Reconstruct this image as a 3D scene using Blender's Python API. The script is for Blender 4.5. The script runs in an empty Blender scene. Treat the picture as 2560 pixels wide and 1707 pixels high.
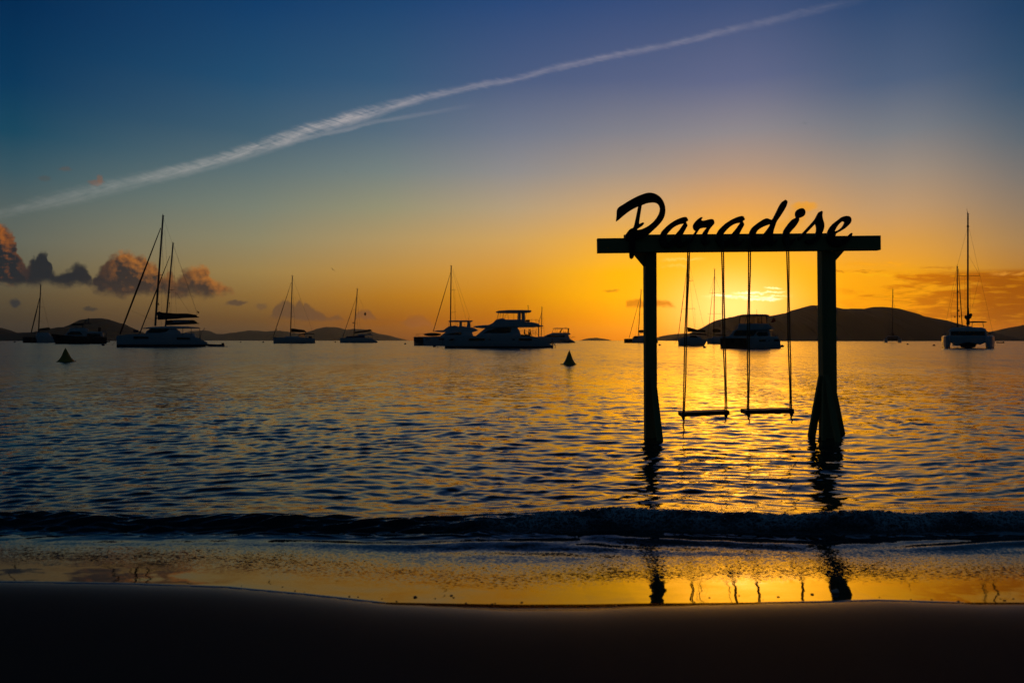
import bpy, math, random
import numpy as np
from mathutils import Vector, Matrix
random.seed(7)
rng = np.random.default_rng(11)

# ------------------------------------------------------------------ scene, camera, light
S = bpy.context.scene
C = S.collection
F = 1707.0            # focal length in photograph pixels
HZ = 851.0            # horizon row
CH = 1.2              # eye height above the water
cam_d = bpy.data.cameras.new('camera')
cam_d.sensor_width = 36.0
cam_d.lens = 36.0 * F / 2560.0
cam_d.clip_start = 0.05
cam_d.clip_end = 60000.0
cam = bpy.data.objects.new('camera', cam_d)
C.objects.link(cam)
cam.location = (0, 0, CH)
cam.rotation_euler = (math.radians(90) - (853.5 - HZ) / F, 0, 0)
S.camera = cam
cam_d.dof.use_dof = True
cam_d.dof.focus_distance = 14.0
cam_d.dof.aperture_fstop = 2.8
S.view_settings.view_transform = 'Standard'
S.view_settings.look = 'None'
S.view_settings.exposure = 0.0
S.view_settings.gamma = 1.0
S.view_settings.use_curve_mapping = False
S.cycles.max_bounces = 6
S.cycles.glossy_bounces = 4
S.cycles.volume_bounces = 0
S.cycles.sample_clamp_indirect = 4.0
S.cycles.use_denoising = True

SUN_PX, SUN_PY = 1835.0, 768.0
sun_az = math.atan2(SUN_PX - 1280, F)
sun_el = math.atan2(HZ - SUN_PY, math.hypot(F, SUN_PX - 1280))
sd = Vector((math.sin(sun_az) * math.cos(sun_el), math.cos(sun_az) * math.cos(sun_el), math.sin(sun_el)))
sun_d = bpy.data.lights.new('sun', 'SUN')
sun_d.energy = 1.35
sun_d.angle = math.radians(40)
sun_d.color = (1.0, 0.38, 0.01)
# the sun is veiled by thin cloud: its light falls off softly from the middle
sun_d.use_nodes = True
_t = sun_d.node_tree
_g = _t.nodes.new('ShaderNodeNewGeometry')
_d = _t.nodes.new('ShaderNodeVectorMath'); _d.operation = 'DOT_PRODUCT'
_t.links.new(_g.outputs['Incoming'], _d.inputs[0])
_d.inputs[1].default_value = (-sd.x, -sd.y, -sd.z)
_a = _t.nodes.new('ShaderNodeMath'); _a.operation = 'ABSOLUTE'; _t.links.new(_d.outputs['Value'], _a.inputs[0])
_b = _t.nodes.new('ShaderNodeMath'); _b.operation = 'SUBTRACT'; _b.inputs[1].default_value = 1.0; _t.links.new(_a.outputs[0], _b.inputs[0])
_c = _t.nodes.new('ShaderNodeMath'); _c.operation = 'MULTIPLY'; _c.inputs[1].default_value = 2.0 / math.radians(7.0) ** 2; _t.links.new(_b.outputs[0], _c.inputs[0])
_e = _t.nodes.new('ShaderNodeMath'); _e.operation = 'EXPONENT'; _t.links.new(_c.outputs[0], _e.inputs[0])
_t.links.new(_e.outputs[0], _t.nodes['Emission'].inputs['Strength'])
sun = bpy.data.objects.new('sun', sun_d)
C.objects.link(sun)
sun.rotation_euler = (-sd).to_track_quat('-Z', 'Y').to_euler()


def lin(c, k=1.0):
    r = []
    for v in c:
        v = v / 255.0
        r.append((v / 12.92 if v <= 0.04045 else ((v + 0.055) / 1.055) ** 2.4) * k)
    return (r[0], r[1], r[2], 1.0)


class N:
    """small helper for node graphs"""
    def __init__(s, tree):
        s.t = tree

    def put(s, sock, v):
        if isinstance(v, bpy.types.NodeSocket):
            s.t.links.new(v, sock)
        else:
            sock.default_value = v

    def m(s, op, a, b=0.0, c=0.0, clamp=False):
        n = s.t.nodes.new('ShaderNodeMath')
        n.operation = op
        n.use_clamp = clamp
        s.put(n.inputs[0], a)
        s.put(n.inputs[1], b)
        s.put(n.inputs[2], c)
        return n.outputs[0]

    def add(s, a, b): return s.m('ADD', a, b)
    def sub(s, a, b): return s.m('SUBTRACT', a, b)
    def mul(s, a, b): return s.m('MULTIPLY', a, b)

    def step(s, v, lo, hi, a=0.0, b=1.0, smooth=True):
        n = s.t.nodes.new('ShaderNodeMapRange')
        n.interpolation_type = 'SMOOTHSTEP' if smooth else 'LINEAR'
        s.put(n.inputs[0], v); s.put(n.inputs[1], lo); s.put(n.inputs[2], hi)
        s.put(n.inputs[3], a); s.put(n.inputs[4], b)
        return n.outputs[0]

    def mix(s, f, a, b, mode='MIX'):
        n = s.t.nodes.new('ShaderNodeMix')
        n.data_type = 'RGBA'
        n.blend_type = mode
        s.put(n.inputs[0], f); s.put(n.inputs[6], a); s.put(n.inputs[7], b)
        return n.outputs[2]

    def xyz(s, x, y, z=0.0):
        n = s.t.nodes.new('ShaderNodeCombineXYZ')
        s.put(n.inputs[0], x); s.put(n.inputs[1], y); s.put(n.inputs[2], z)
        return n.outputs[0]

    def sep(s, v):
        n = s.t.nodes.new('ShaderNodeSeparateXYZ')
        s.put(n.inputs[0], v)
        return n.outputs

    def noise(s, vec, scale=1.0, detail=3.0, rough=0.5, dist=0.0, color=False):
        n = s.t.nodes.new('ShaderNodeTexNoise')
        s.put(n.inputs['Vector'], vec)
        n.inputs['Scale'].default_value = scale
        n.inputs['Detail'].default_value = detail
        n.inputs['Roughness'].default_value = rough
        n.inputs['Distortion'].default_value = dist
        return n.outputs[1] if color else n.outputs[0]

    def ramp(s, f, stops):
        n = s.t.nodes.new('ShaderNodeValToRGB')
        s.put(n.inputs[0], f)
        e = n.color_ramp.elements
        stops = sorted(stops)
        e[0].position = stops[0][0]; e[0].color = stops[0][1]
        e[1].position = stops[-1][0]; e[1].color = stops[-1][1]
        for p, c in stops[1:-1]:
            q = e.new(p); q.color = c
        return n.outputs[0]

    def curve(s, v, pts, x0, x1, y0, y1, auto=False):
        n = s.t.nodes.new('ShaderNodeFloatCurve')
        s.put(n.inputs[1], s.step(v, x0, x1, 0.0, 1.0, smooth=False))
        c = n.mapping.curves[0]
        q = [((x - x0) / (x1 - x0), (y - y0) / (y1 - y0)) for x, y in pts]
        c.points[0].location = q[0]; c.points[1].location = q[-1]
        for p in q[1:-1]:
            c.points.new(*p)
        for p in c.points:
            p.handle_type = 'AUTO' if auto else 'VECTOR'
        n.mapping.update()
        return s.add(s.mul(n.outputs[0], y1 - y0), y0)


# ------------------------------------------------------------------ sky (world)
W = bpy.data.worlds.new('World')
S.world = W
W.use_nodes = True
wt = W.node_tree
wt.nodes.clear()
g = N(wt)
tc = wt.nodes.new('ShaderNodeTexCoord')
X, Y, Z = g.sep(tc.outputs['Generated'])
az = g.m('ARCTAN2', X, Y)
el = g.m('ARCSINE', Z)
EF = g.step(el, -0.02, 0.62, 0, 1, smooth=False)


def efrac(px, py):
    e = math.atan2(HZ - py, math.hypot(F, px - 1280))
    return (e + 0.02) / 0.64


COLS = [
    (40,   [(0, (2, 44, 84)), (200, (9, 58, 94)), (330, (26, 74, 98)), (430, (60, 90, 101)), (520, (88, 101, 98)), (600, (103, 106, 93)), (680, (104, 97, 74)), (740, (94, 80, 56)), (800, (72, 60, 45)), (845, (54, 48, 42))]),
    (640,  [(0, (16, 60, 104)), (200, (36, 78, 112)), (330, (64, 94, 113)), (430, (96, 114, 116)), (520, (122, 129, 114)), (600, (142, 134, 102)), (680, (155, 127, 74)), (740, (140, 105, 52)), (800, (108, 76, 40)), (845, (80, 60, 42))]),
    (960, [(0, (27, 67, 111)), (200, (52, 87, 120)), (330, (86, 108, 125)), (430, (118, 130, 127)), (520, (149, 145, 116)), (600, (175, 148, 98)), (680, (186, 138, 62)), (740, (178, 118, 30)), (800, (150, 88, 20)), (845, (120, 70, 28))]),
    (1280, [(0, (40, 72, 120)), (200, (74, 92, 128)), (330, (112, 120, 138)), (430, (144, 141, 140)), (520, (180, 158, 125)), (600, (207, 162, 92)), (680, (217, 150, 48)), (740, (212, 135, 12)), (800, (186, 104, 4)), (845, (160, 84, 10))]),
    (1540, [(0, (52, 76, 122)), (200, (86, 98, 132)), (330, (128, 128, 138)), (430, (164, 148, 134)), (520, (206, 165, 112)), (600, (236, 174, 66)), (680, (256, 184, 8)), (740, (260, 182, 0)), (800, (250, 152, 0)), (845, (228, 122, 0))]),
    (1830, [(0, (60, 80, 122)), (200, (96, 104, 136)), (330, (142, 136, 140)), (430, (182, 150, 124)), (520, (226, 164, 88)), (600, (252, 176, 40)), (680, (262, 190, 6)), (740, (265, 192, 0)), (800, (265, 172, 0)), (845, (262, 145, 0))]),
    (2230, [(0, (44, 72, 112)), (200, (78, 96, 125)), (330, (122, 125, 131)), (430, (160, 142, 125)), (520, (190, 151, 108)), (600, (215, 155, 72)), (680, (238, 160, 20)), (740, (240, 155, 4)), (800, (232, 138, 2)), (845, (215, 115, 2))]),
    (2640, [(0, (26, 62, 98)), (200, (50, 80, 108)), (330, (86, 100, 112)), (430, (116, 113, 110)), (520, (140, 121, 100)), (600, (162, 126, 82)), (680, (178, 118, 40)), (740, (186, 108, 10)), (800, (190, 100, 4)), (845, (165, 85, 4))]),
]
ZEN = (0.004, 0.014, 0.030, 1)
col = None
prev = None
for px, st in COLS:
    stops = [(max(0.0, min(1.0, efrac(px, py))), lin(c)) for py, c in st]
    stops.append((1.0, ZEN))
    stops.append((0.0, stops[-2][1]))
    stops.append((0.86, lin((st[0][1][0] * .8, st[0][1][1] * .85, st[0][1][2] * .85))))
    r = g.ramp(EF, stops)
    a = math.atan2(px - 1280, F)
    if col is None:
        col = r
    else:
        col = g.mix(g.step(az, prev, a, smooth=(px not in (1280, 640, 960, 1540))), col, r)
    prev = a
# away from the sunset the sky is dim blue
back = g.ramp(EF, [(0.0, (0.0042, 0.012, 0.018, 1)), (0.3, (0.004, 0.012, 0.021, 1)), (1.0, ZEN)])
aabs = g.m('ABSOLUTE', g.sub(az, 0.12))
col = g.mix(g.step(aabs, 0.62, 1.35), col, back)

# gnomonic coordinates round the +Y axis (world directions)
Yc = g.m('MAXIMUM', Y, 0.05)
U = g.add(g.mul(g.m('DIVIDE', X, Yc), F), 1280)
V = g.sub(HZ, g.mul(g.m('DIVIDE', Z, Yc), F))
front = g.step(Y, 0.3, 0.45)

# glow round the hidden sun
du = g.m('DIVIDE', g.sub(U, 1850), 330)
dv = g.m('DIVIDE', g.sub(V, 770), 170)
r3 = g.add(g.mul(du, du), g.mul(dv, dv))
halo = g.m('EXPONENT', g.mul(r3, -1.0))
col = g.mix(g.mul(g.mul(halo, front), 0.42), col, (1.6, 0.54, 0.0, 1))
du = g.m('DIVIDE', g.sub(U, 1832), 132)
dv = g.m('DIVIDE', g.sub(V, 768), 76)
r2 = g.add(g.mul(du, du), g.mul(dv, dv))
core = g.m('EXPONENT', g.mul(r2, -1.0))
col = g.mix(g.mul(g.mul(core, front), 0.96), col, (2.0, 0.94, 0.24, 1))

# small distortions
P2 = g.xyz(g.mul(U, 1 / 46.0), g.mul(V, 1 / 40.0))
nz = g.sep(g.noise(P2, 1.0, 4.0, 0.6, color=True))
P3 = g.xyz(g.mul(U, 1 / 13.0), g.mul(V, 1 / 11.0), 4.0)
nz3 = g.noise(P3, 1.0, 3.0, 0.6)
Ud = g.add(U, g.mul(g.sub(nz[0], 0.5), 44))
Vd = g.add(g.add(V, g.mul(g.sub(nz[1], 0.5), 36)), g.mul(g.sub(nz3, 0.5), 16))
# relief of the cumulus, lit from the right
ra = g.noise(g.xyz(g.mul(U, 1 / 46.0), g.mul(V, 1 / 40.0), 9.0), 1.0, 4.0, 0.6)
rb = g.noise(g.xyz(g.add(g.mul(U, 1 / 46.0), 0.2), g.sub(g.mul(V, 1 / 40.0), 0.14), 9.0), 1.0, 4.0, 0.6)
relief = g.mul(g.sub(ra, rb), 3.2)

TOP1 = [(-60, 556), (0, 556), (16, 565), (33, 582), (43, 609), (49, 641), (63, 668), (82, 646), (90, 652), (101, 632), (120, 634), (128, 674), (147, 688), (169, 677), (188, 663), (201, 660), (220, 674), (228, 700),
        (245, 677), (264, 660), (269, 647), (294, 633), (302, 625), (324, 625), (335, 636), (362, 639), (367, 652), (386, 658), (394, 669), (408, 687), (430, 682), (441, 698), (460, 674), (490, 666), (506, 660), (520, 671), (531, 696), (544, 704), (566, 709), (582, 723), (590, 745), (640, 760)]
BASE1 = [(-60, 707), (0, 707), (27, 712), (54, 716), (82, 716), (114, 706), (136, 712), (163, 722), (196, 708), (222, 708), (245, 730), (299, 737), (408, 737), (517, 739), (544, 735), (571, 727), (590, 735), (640, 735)]
top = g.curve(Ud, TOP1, -60, 640, 540, 780)
base = g.curve(Ud, BASE1, -60, 640, 540, 780)
dt = g.sub(Vd, top)
mk = g.mul(g.step(dt, -7, 13), g.step(g.sub(base, Vd), -12, 12))
mk = g.mul(mk, g.mul(g.step(U, 640, 610), front))
LIT1 = [(-60, 1), (20, 1), (48, .3), (80, .0), (225, .0), (262, .12), (300, .7), (380, .8), (415, .4), (450, .25), (490, .8), (520, 1), (590, .95), (640, .5)]
litc = g.curve(U, LIT1, -60, 640, 0, 1)
litv = g.add(g.step(dt, 62, 0, -0.1, 0.95, smooth=False), g.mul(relief, 1.15))
lit = g.m('MULTIPLY', litc, litv, clamp=True)
cd = g.mix(g.step(U, 150, 480), lin((34, 37, 42)), lin((62, 49, 42)))
cl = g.mix(g.step(U, 0, 400), lin((150, 84, 34)), lin((168, 104, 44)))
ccol = g.mix(lit, cd, cl)
ccol = g.mix(g.mul(g.step(V, 690, 745), 0.5), ccol, lin((72, 56, 46)))
col = g.mix(g.mul(mk, 0.97), col, ccol)

TOP2 = [(600, 800), (668, 798), (683, 784), (689, 762), (704, 753), (720, 752), (738, 764), (747, 749), (756, 765), (762, 756), (773, 762), (780, 769), (801, 776), (815, 790), (848, 786), (862, 798), (885, 796), (891, 778), (906, 773), (926, 771), (932, 785), (942, 797), (985, 800),
        (1005, 803), (1025, 788), (1058, 790), (1078, 806), (1090, 818), (1200, 818), (1555, 790), (1566, 752), (1580, 746), (1595, 745), (1606, 752), (1625, 760), (1640, 748), (1668, 752), (1690, 768), (1720, 800)]
BASE2 = [(600, 790), (668, 792), (747, 799), (860, 799), (890, 797), (940, 800), (985, 800), (1030, 817), (1080, 816), (1100, 812), (1200, 812), (1540, 765), (1570, 767), (1600, 768), (1660, 768), (1690, 768), (1720, 765)]
Ud2 = g.add(U, g.mul(g.sub(nz[0], 0.5), 22))
Vd2 = g.add(g.add(V, g.mul(g.sub(nz[1], 0.5), 18)), g.mul(g.sub(nz3, 0.5), 12))
top2 = g.curve(Ud2, TOP2, 600, 1720, 700, 860)
base2 = g.curve(Ud2, BASE2, 600, 1720, 700, 860)
mk2 = g.mul(g.step(g.sub(Vd2, top2), -3, 7), g.step(g.sub(base2, Vd2), -6, 6))
mk2 = g.mul(g.mul(mk2, front), g.mul(g.step(U, 605, 640), g.step(U, 1715, 1690)))
c2 = g.mix(g.step(U, 700, 1600), lin((93, 68, 50)), lin((214, 118, 12)))
col = g.mix(g.mul(mk2, 0.75), col, c2)


def blob(cu, cv, ru, rv, colour, amt, soft=0.55):
    """a small scrap of cloud"""
    global col
    a = g.m('DIVIDE', g.sub(Ud2, cu), ru)
    b = g.m('DIVIDE', g.sub(Vd2, cv), rv)
    d = g.add(g.mul(a, a), g.mul(b, b))
    col = g.mix(g.mul(g.mul(g.step(d, 1.0 + soft, 0.3), amt), front), col, lin(colour))


blob(38, 758, 15, 9, (45, 47, 50), .85)
blob(224, 772, 20, 5, (58, 52, 46), .8)
blob(590, 757, 26, 7, (84, 66, 52), .85)
blob(655, 766, 16, 8, (100, 76, 55), .6)
blob(240, 458, 22, 7, (118, 88, 74), .6)
blob(250, 449, 9, 12, (124, 90, 72), .55)
blob(165, 423, 17, 5, (92, 84, 78), .55)
blob(112, 446, 14, 6, (80, 82, 80), .5)
blob(1528, 726, 22, 3, (200, 120, 20), .6)

# altocumulus sheet on the right of the sun
Pa = g.xyz(g.mul(U, 1 / 150.0), g.mul(g.add(V, g.mul(U, 0.03)), 1 / 21.0), 2.0)
na = g.noise(Pa, 1.0, 5.0, 0.62, 0.5)
Pb = g.xyz(g.mul(U, 1 / 60.0), g.mul(V, 1 / 9.0), 6.0)
nb = g.noise(Pb, 1.0, 4.0, 0.6, 0.4)
topr = g.curve(U, [(1900, 790), (2060, 722), (2120, 706), (2190, 690), (2280, 682), (2400, 679), (2500, 676), (2750, 670)], 1900, 2750, 600, 860, auto=True)
env = g.mul(g.step(g.sub(V, topr), -8, 10), g.step(V, 838, 790))
env = g.mul(g.mul(env, g.step(U, 2060, 2200)), front)
dk = g.m('MULTIPLY', env, g.step(g.add(na, g.step(U, 2150, 2600, -0.06, 0.22)), 0.42, 0.58))
col = g.mix(g.mul(dk, 0.97), col, g.mix(g.step(U, 2150, 2560), lin((218, 122, 2)), lin((158, 82, 2))))
col = g.mix(g.mul(g.mul(env, g.step(nb, 0.5, 0.66)), g.step(U, 2560, 2200, 0.25, 0.6)), col, lin((248, 164, 12)))
# thin streaks over the sun and above the hill
def streak(u0, u1, v0, hw, colour, amt, tilt=0.0):
    global col
    vv = g.sub(g.sub(Vd2, v0), g.mul(g.sub(U, (u0 + u1) / 2), tilt))
    q = g.m('DIVIDE', vv, hw)
    k = g.m('EXPONENT', g.mul(g.mul(q, q), -1.0))
    w = (u1 - u0) * 0.3
    k = g.mul(g.mul(k, g.mul(g.step(U, u0, u0 + w), g.step(U, u1, u1 - w))), g.step(nb, 0.34, 0.52))
    col = g.mix(g.mul(g.mul(k, amt), front), col, colour)


Wh = (2.2, 1.7, 0.9, 1)
streak(1745, 1990, 742, 3.5, Wh, .75)
streak(1820, 1975, 731, 2.5, Wh, .7, -0.02)
streak(1850, 1965, 748, 2.5, Wh, .7, .02)
streak(1905, 1960, 720, 2.0, Wh, .5)
streak(1645, 1775, 650, 3.0, (1.2, .72, .12, 1), .6)
streak(1640, 1730, 666, 3.5, (1.2, .72, .12, 1), .4)
streak(2075, 2290, 661, 4.5, lin((250, 165, 25)), .8)
streak(2040, 2230, 679, 2.5, lin((205, 120, 10)), .8)
streak(2060, 2260, 686, 2.5, lin((255, 180, 20)), .7, 0.03)
streak(2290, 2400, 671, 3.0, lin((190, 112, 22)), .7)
streak(2460, 2620, 683, 4.0, lin((226, 150, 50)), .7, -.03)
streak(1770, 1850, 572, 3.5, lin((255, 186, 40)), .6, 0.08)
blob(2012, 515, 32, 12, (238, 158, 36), .75)
blob(1992, 540, 22, 26, (232, 158, 48), .55)
blob(1965, 565, 34, 14, (236, 162, 52), .5)

# contrail
CT = [(-400, 640), (-150, 575), (0, 535), (109, 507), (218, 482), (326, 456), (435, 431), (544, 403), (653, 368), (762, 331), (871, 298), (980, 267), (1088, 239), (1197, 214), (1280, 200), (1389, 171), (1552, 137), (1715, 103), (1824, 77), (1933, 52), (2042, 25), (2151, 2), (2400, -60)]
cc = g.curve(U, CT, -400, 2400, -100, 700, auto=True)
hwid = g.curve(U, [(-400, 14), (0, 15), (200, 22), (450, 18), (650, 20), (850, 20), (1000, 14), (1200, 9.5), (1400, 10), (1715, 10), (2000, 12), (2400, 14)], -400, 2400, 0, 30, auto=True)
bri = g.curve(U, [(-400, 0), (-100, .08), (0, .12), (200, .24), (400, .36), (600, .55), (750, .68), (900, .66), (1100, .4), (1280, .33), (1500, .3), (1715, .26), (1900, .17), (2050, .09), (2190, .0), (2400, 0)], -400, 2400, 0, 1)
off = g.sub(V, cc)
# fine cross fibres, falling to the right
along = g.add(g.mul(U, 0.95), g.mul(V, 0.3))
across = g.sub(g.mul(U, 0.03), g.mul(V, 0.12))
fib = g.noise(g.xyz(g.mul(g.add(U, g.mul(off, -1.6)), 1 / 15.0), g.mul(off, 1 / 45.0), 1.0), 1.0, 4.0, 0.65, 0.6)
fib2 = g.noise(g.xyz(g.mul(U, 1 / 130.0), g.mul(off, 1 / 5.5), 3.0), 1.0, 3.0, 0.6)
q = g.m('DIVIDE', g.add(off, g.mul(g.sub(fib, 0.5), 16)), hwid)
k = g.step(g.m('ABSOLUTE', q), 1.35, 0.0)
ribs = g.curve(U, [(-400, .3), (300, .5), (600, 1.1), (800, 1.5), (960, 1.1), (1100, .4), (2400, .3)], -400, 2400, 0, 2, auto=True)
big = g.noise(g.xyz(g.mul(U, 1 / 70.0), g.mul(off, 1 / 26.0), 8.0), 1.0, 5.0, 0.62)
tex = g.add(g.mul(g.mul(g.sub(fib, 0.5), 1.5), ribs), g.add(g.mul(g.sub(fib2, 0.5), 1.3), g.mul(g.sub(big, 0.5), 2.4)))
k = g.mul(k, g.m('MAXIMUM', g.add(0.82, tex), 0.04))
k = g.m('MULTIPLY', k, g.mul(bri, 1.08), clamp=True)
ctc = g.mix(g.step(U, 200, 1500), lin((168, 166, 160)), lin((165, 158, 168)))
col = g.mix(g.mul(k, front), col, ctc)
off2 = g.sub(V, g.curve(U, [(700, 372), (790, 341), (870, 325), (930, 307), (1000, 296), (1120, 275), (1250, 255)], 700, 1250, 200, 400, auto=True))
q2 = g.m('DIVIDE', g.add(off2, g.mul(g.sub(fib, 0.5), 8)), 6.5)
k2 = g.mul(g.step(g.m('ABSOLUTE', q2), 1.3, 0.1), g.curve(U, [(700, 0), (780, .2), (870, .32), (940, .24), (1020, .18), (1120, .1), (1200, 0), (1250, 0)], 700, 1250, 0, 1))
k2 = g.mul(k2, g.add(0.5, g.mul(fib2, 0.8)))
col = g.mix(g.mul(k2, front), col, ctc)

# the low sky is seen through a long path of air, so it is brighter than it looks from here
path = g.m('MINIMUM', g.m('DIVIDE', 133.0, g.m('MAXIMUM', Z, 0.001)), 7700.0)
gain = g.m('EXPONENT', g.mul(path, 0.62e-4))
sc_ = wt.nodes.new('ShaderNodeVectorMath'); sc_.operation = 'SCALE'
g.put(sc_.inputs[0], col); g.put(sc_.inputs['Scale'], gain)
col = sc_.outputs[0]
bg = wt.nodes.new('ShaderNodeBackground')
wt.links.new(col, bg.inputs[0])
bg.inputs[1].default_value = 1.0
wo = wt.nodes.new('ShaderNodeOutputWorld')
wt.links.new(bg.outputs[0], wo.inputs[0])
W.cycles.sampling_method = 'MANUAL'
W.cycles.sample_map_resolution = 1024


# ------------------------------------------------------------------ helpers
def tag(o, label=None, cat=None, group=None, kind=None):
    if label: o['label'] = label
    if cat: o['category'] = cat
    if group: o['group'] = group
    if kind: o['kind'] = kind
    return o


def mat(name, c, rough=0.5, metal=0.0, ns=0.0, nscale=5.0, bump=0.0, bscale=30.0, spec=0.5, stretch=(1, 1, 1), trans=0.0):
    m = bpy.data.materials.new(name)
    m.use_nodes = True
    t = m.node_tree
    b = t.nodes['Principled BSDF']
    b.inputs['Base Color'].default_value = (c[0], c[1], c[2], 1)
    b.inputs['Roughness'].default_value = rough
    b.inputs['Metallic'].default_value = metal
    b.inputs['Specular IOR Level'].default_value = spec
    q = N(t)
    tcn = t.nodes.new('ShaderNodeTexCoord')
    mp = t.nodes.new('ShaderNodeMapping')
    t.links.new(tcn.outputs['Object'], mp.inputs[0])
    mp.inputs['Scale'].default_value = stretch
    if ns:
        nn = q.noise(mp.outputs[0], nscale, 4, 0.6)
        cc_ = q.mix(nn, (c[0] * (1 - ns), c[1] * (1 - ns), c[2] * (1 - ns), 1), (c[0] * (1 + ns), c[1] * (1 + ns), c[2] * (1 + ns), 1))
        t.links.new(cc_, b.inputs['Base Color'])
        t.links.new(q.step(nn, 0.3, 0.7, max(0, rough - .1), min(1, rough + .1)), b.inputs['Roughness'])
    if bump:
        bn = t.nodes.new('ShaderNodeBump')
        bn.inputs['Strength'].default_value = bump
        bn.inputs['Distance'].default_value = 0.01
        t.links.new(q.noise(mp.outputs[0], bscale, 4, 0.6), bn.inputs['Height'])
        t.links.new(bn.outputs[0], b.inputs['Normal'])
    if trans and name == 'clear_vinyl':
        b = t.nodes.new('ShaderNodeBsdfTranslucent')
        b.inputs[0].default_value = (c[0], c[1], c[2], 1)
    if trans:
        tr = t.nodes.new('ShaderNodeBsdfTransparent')
        ms = t.nodes.new('ShaderNodeMixShader')
        ms.inputs[0].default_value = trans
        t.links.new(b.outputs[0], ms.inputs[1])
        t.links.new(tr.outputs[0], ms.inputs[2])
        t.links.new(ms.outputs[0], t.nodes['Material Output'].inputs[0])
    return m


M = dict(
    white=mat('white_gelcoat', (.58, .59, .6), .32, ns=.05, nscale=.6),
    deck=mat('deck_white', (.7, .71, .72), .6, ns=.06, nscale=1.5),
    navy=mat('dark_hull_paint_and_shade', (.02, .022, .035), .3, ns=.2, nscale=.7),  # hull paint, also the painted shade in a catamaran's tunnel
    boot=mat('antifouling', (.015, .02, .04), .7, ns=.3, nscale=1.2),
    glass=mat('tinted_glass', (.01, .012, .015), .08),
    clear=mat('clear_vinyl', (.85, .6, .3), .2, trans=.45),
    canvas=mat('dark_canvas', (.022, .022, .028), .85, ns=.3, nscale=2.5),
    blue=mat('blue_canvas', (.03, .06, .14), .85, ns=.2, nscale=2),
    alu=mat('aluminium_spar', (.12, .12, .125), .5, metal=.4, ns=.15, nscale=2),
    steel=mat('stainless', (.25, .25, .26), .35, metal=.8),
    wire=mat('rigging_wire', (.05, .05, .05), .5),
    rubber=mat('dinghy_tube', (.06, .065, .07), .6, ns=.2, nscale=3),
    skin=mat('skin', (.35, .2, .13), .6),
    cloth=mat('clothing', (.06, .06, .09), .8),
    hair=mat('hair', (.02, .014, .01), .8),
    flag=mat('flag_cloth', (.25, .02, .02), .8),
    timber=mat('green_painted_timber', (.32, .27, .10), .75, ns=.5, nscale=7, bump=.5, bscale=26, stretch=(1, 1, .12)),
    beamw=mat('green_painted_beam', (.32, .27, .10), .75, ns=.5, nscale=7, bump=.5, bscale=26, stretch=(.12, 1, 1)),
    letter=mat('dark_red_sign_paint', (.09, .018, .012), .7, ns=.3, nscale=12, bump=.3, bscale=60),
    seat=mat('seat_timber', (.1, .06, .045), .6, ns=.4, nscale=14, bump=.4, bscale=40, stretch=(.15, 1, 1)),
    rope=mat('old_rope', (.16, .12, .07), .85, ns=.3, nscale=60),
    buoy=mat('yellow_buoy', (.5, .27, .02), .5, ns=.12, nscale=4),
    ball=mat('mooring_ball', (.16, .1, .09), .6, ns=.3, nscale=6),
    pebble=mat('pebble', (.06, .05, .045), .5, ns=.4, nscale=60),
    shell=mat('pale_shell', (.5, .46, .42), .5, ns=.2, nscale=80),
    bird=mat('bird_feathers', (.03, .03, .03), .8),
)


def mesh_obj(name, verts, faces, m, parent=None, smooth=False):
    me = bpy.data.meshes.new(name)
    me.from_pydata([tuple(v) for v in verts], [], faces)
    me.update()
    if smooth:
        me.polygons.foreach_set('use_smooth', [True] * len(me.polygons))
    me.materials.append(m)
    o = bpy.data.objects.new(name, me)
    C.objects.link(o)
    if parent is not None:
        o.parent = parent
    return o


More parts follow.
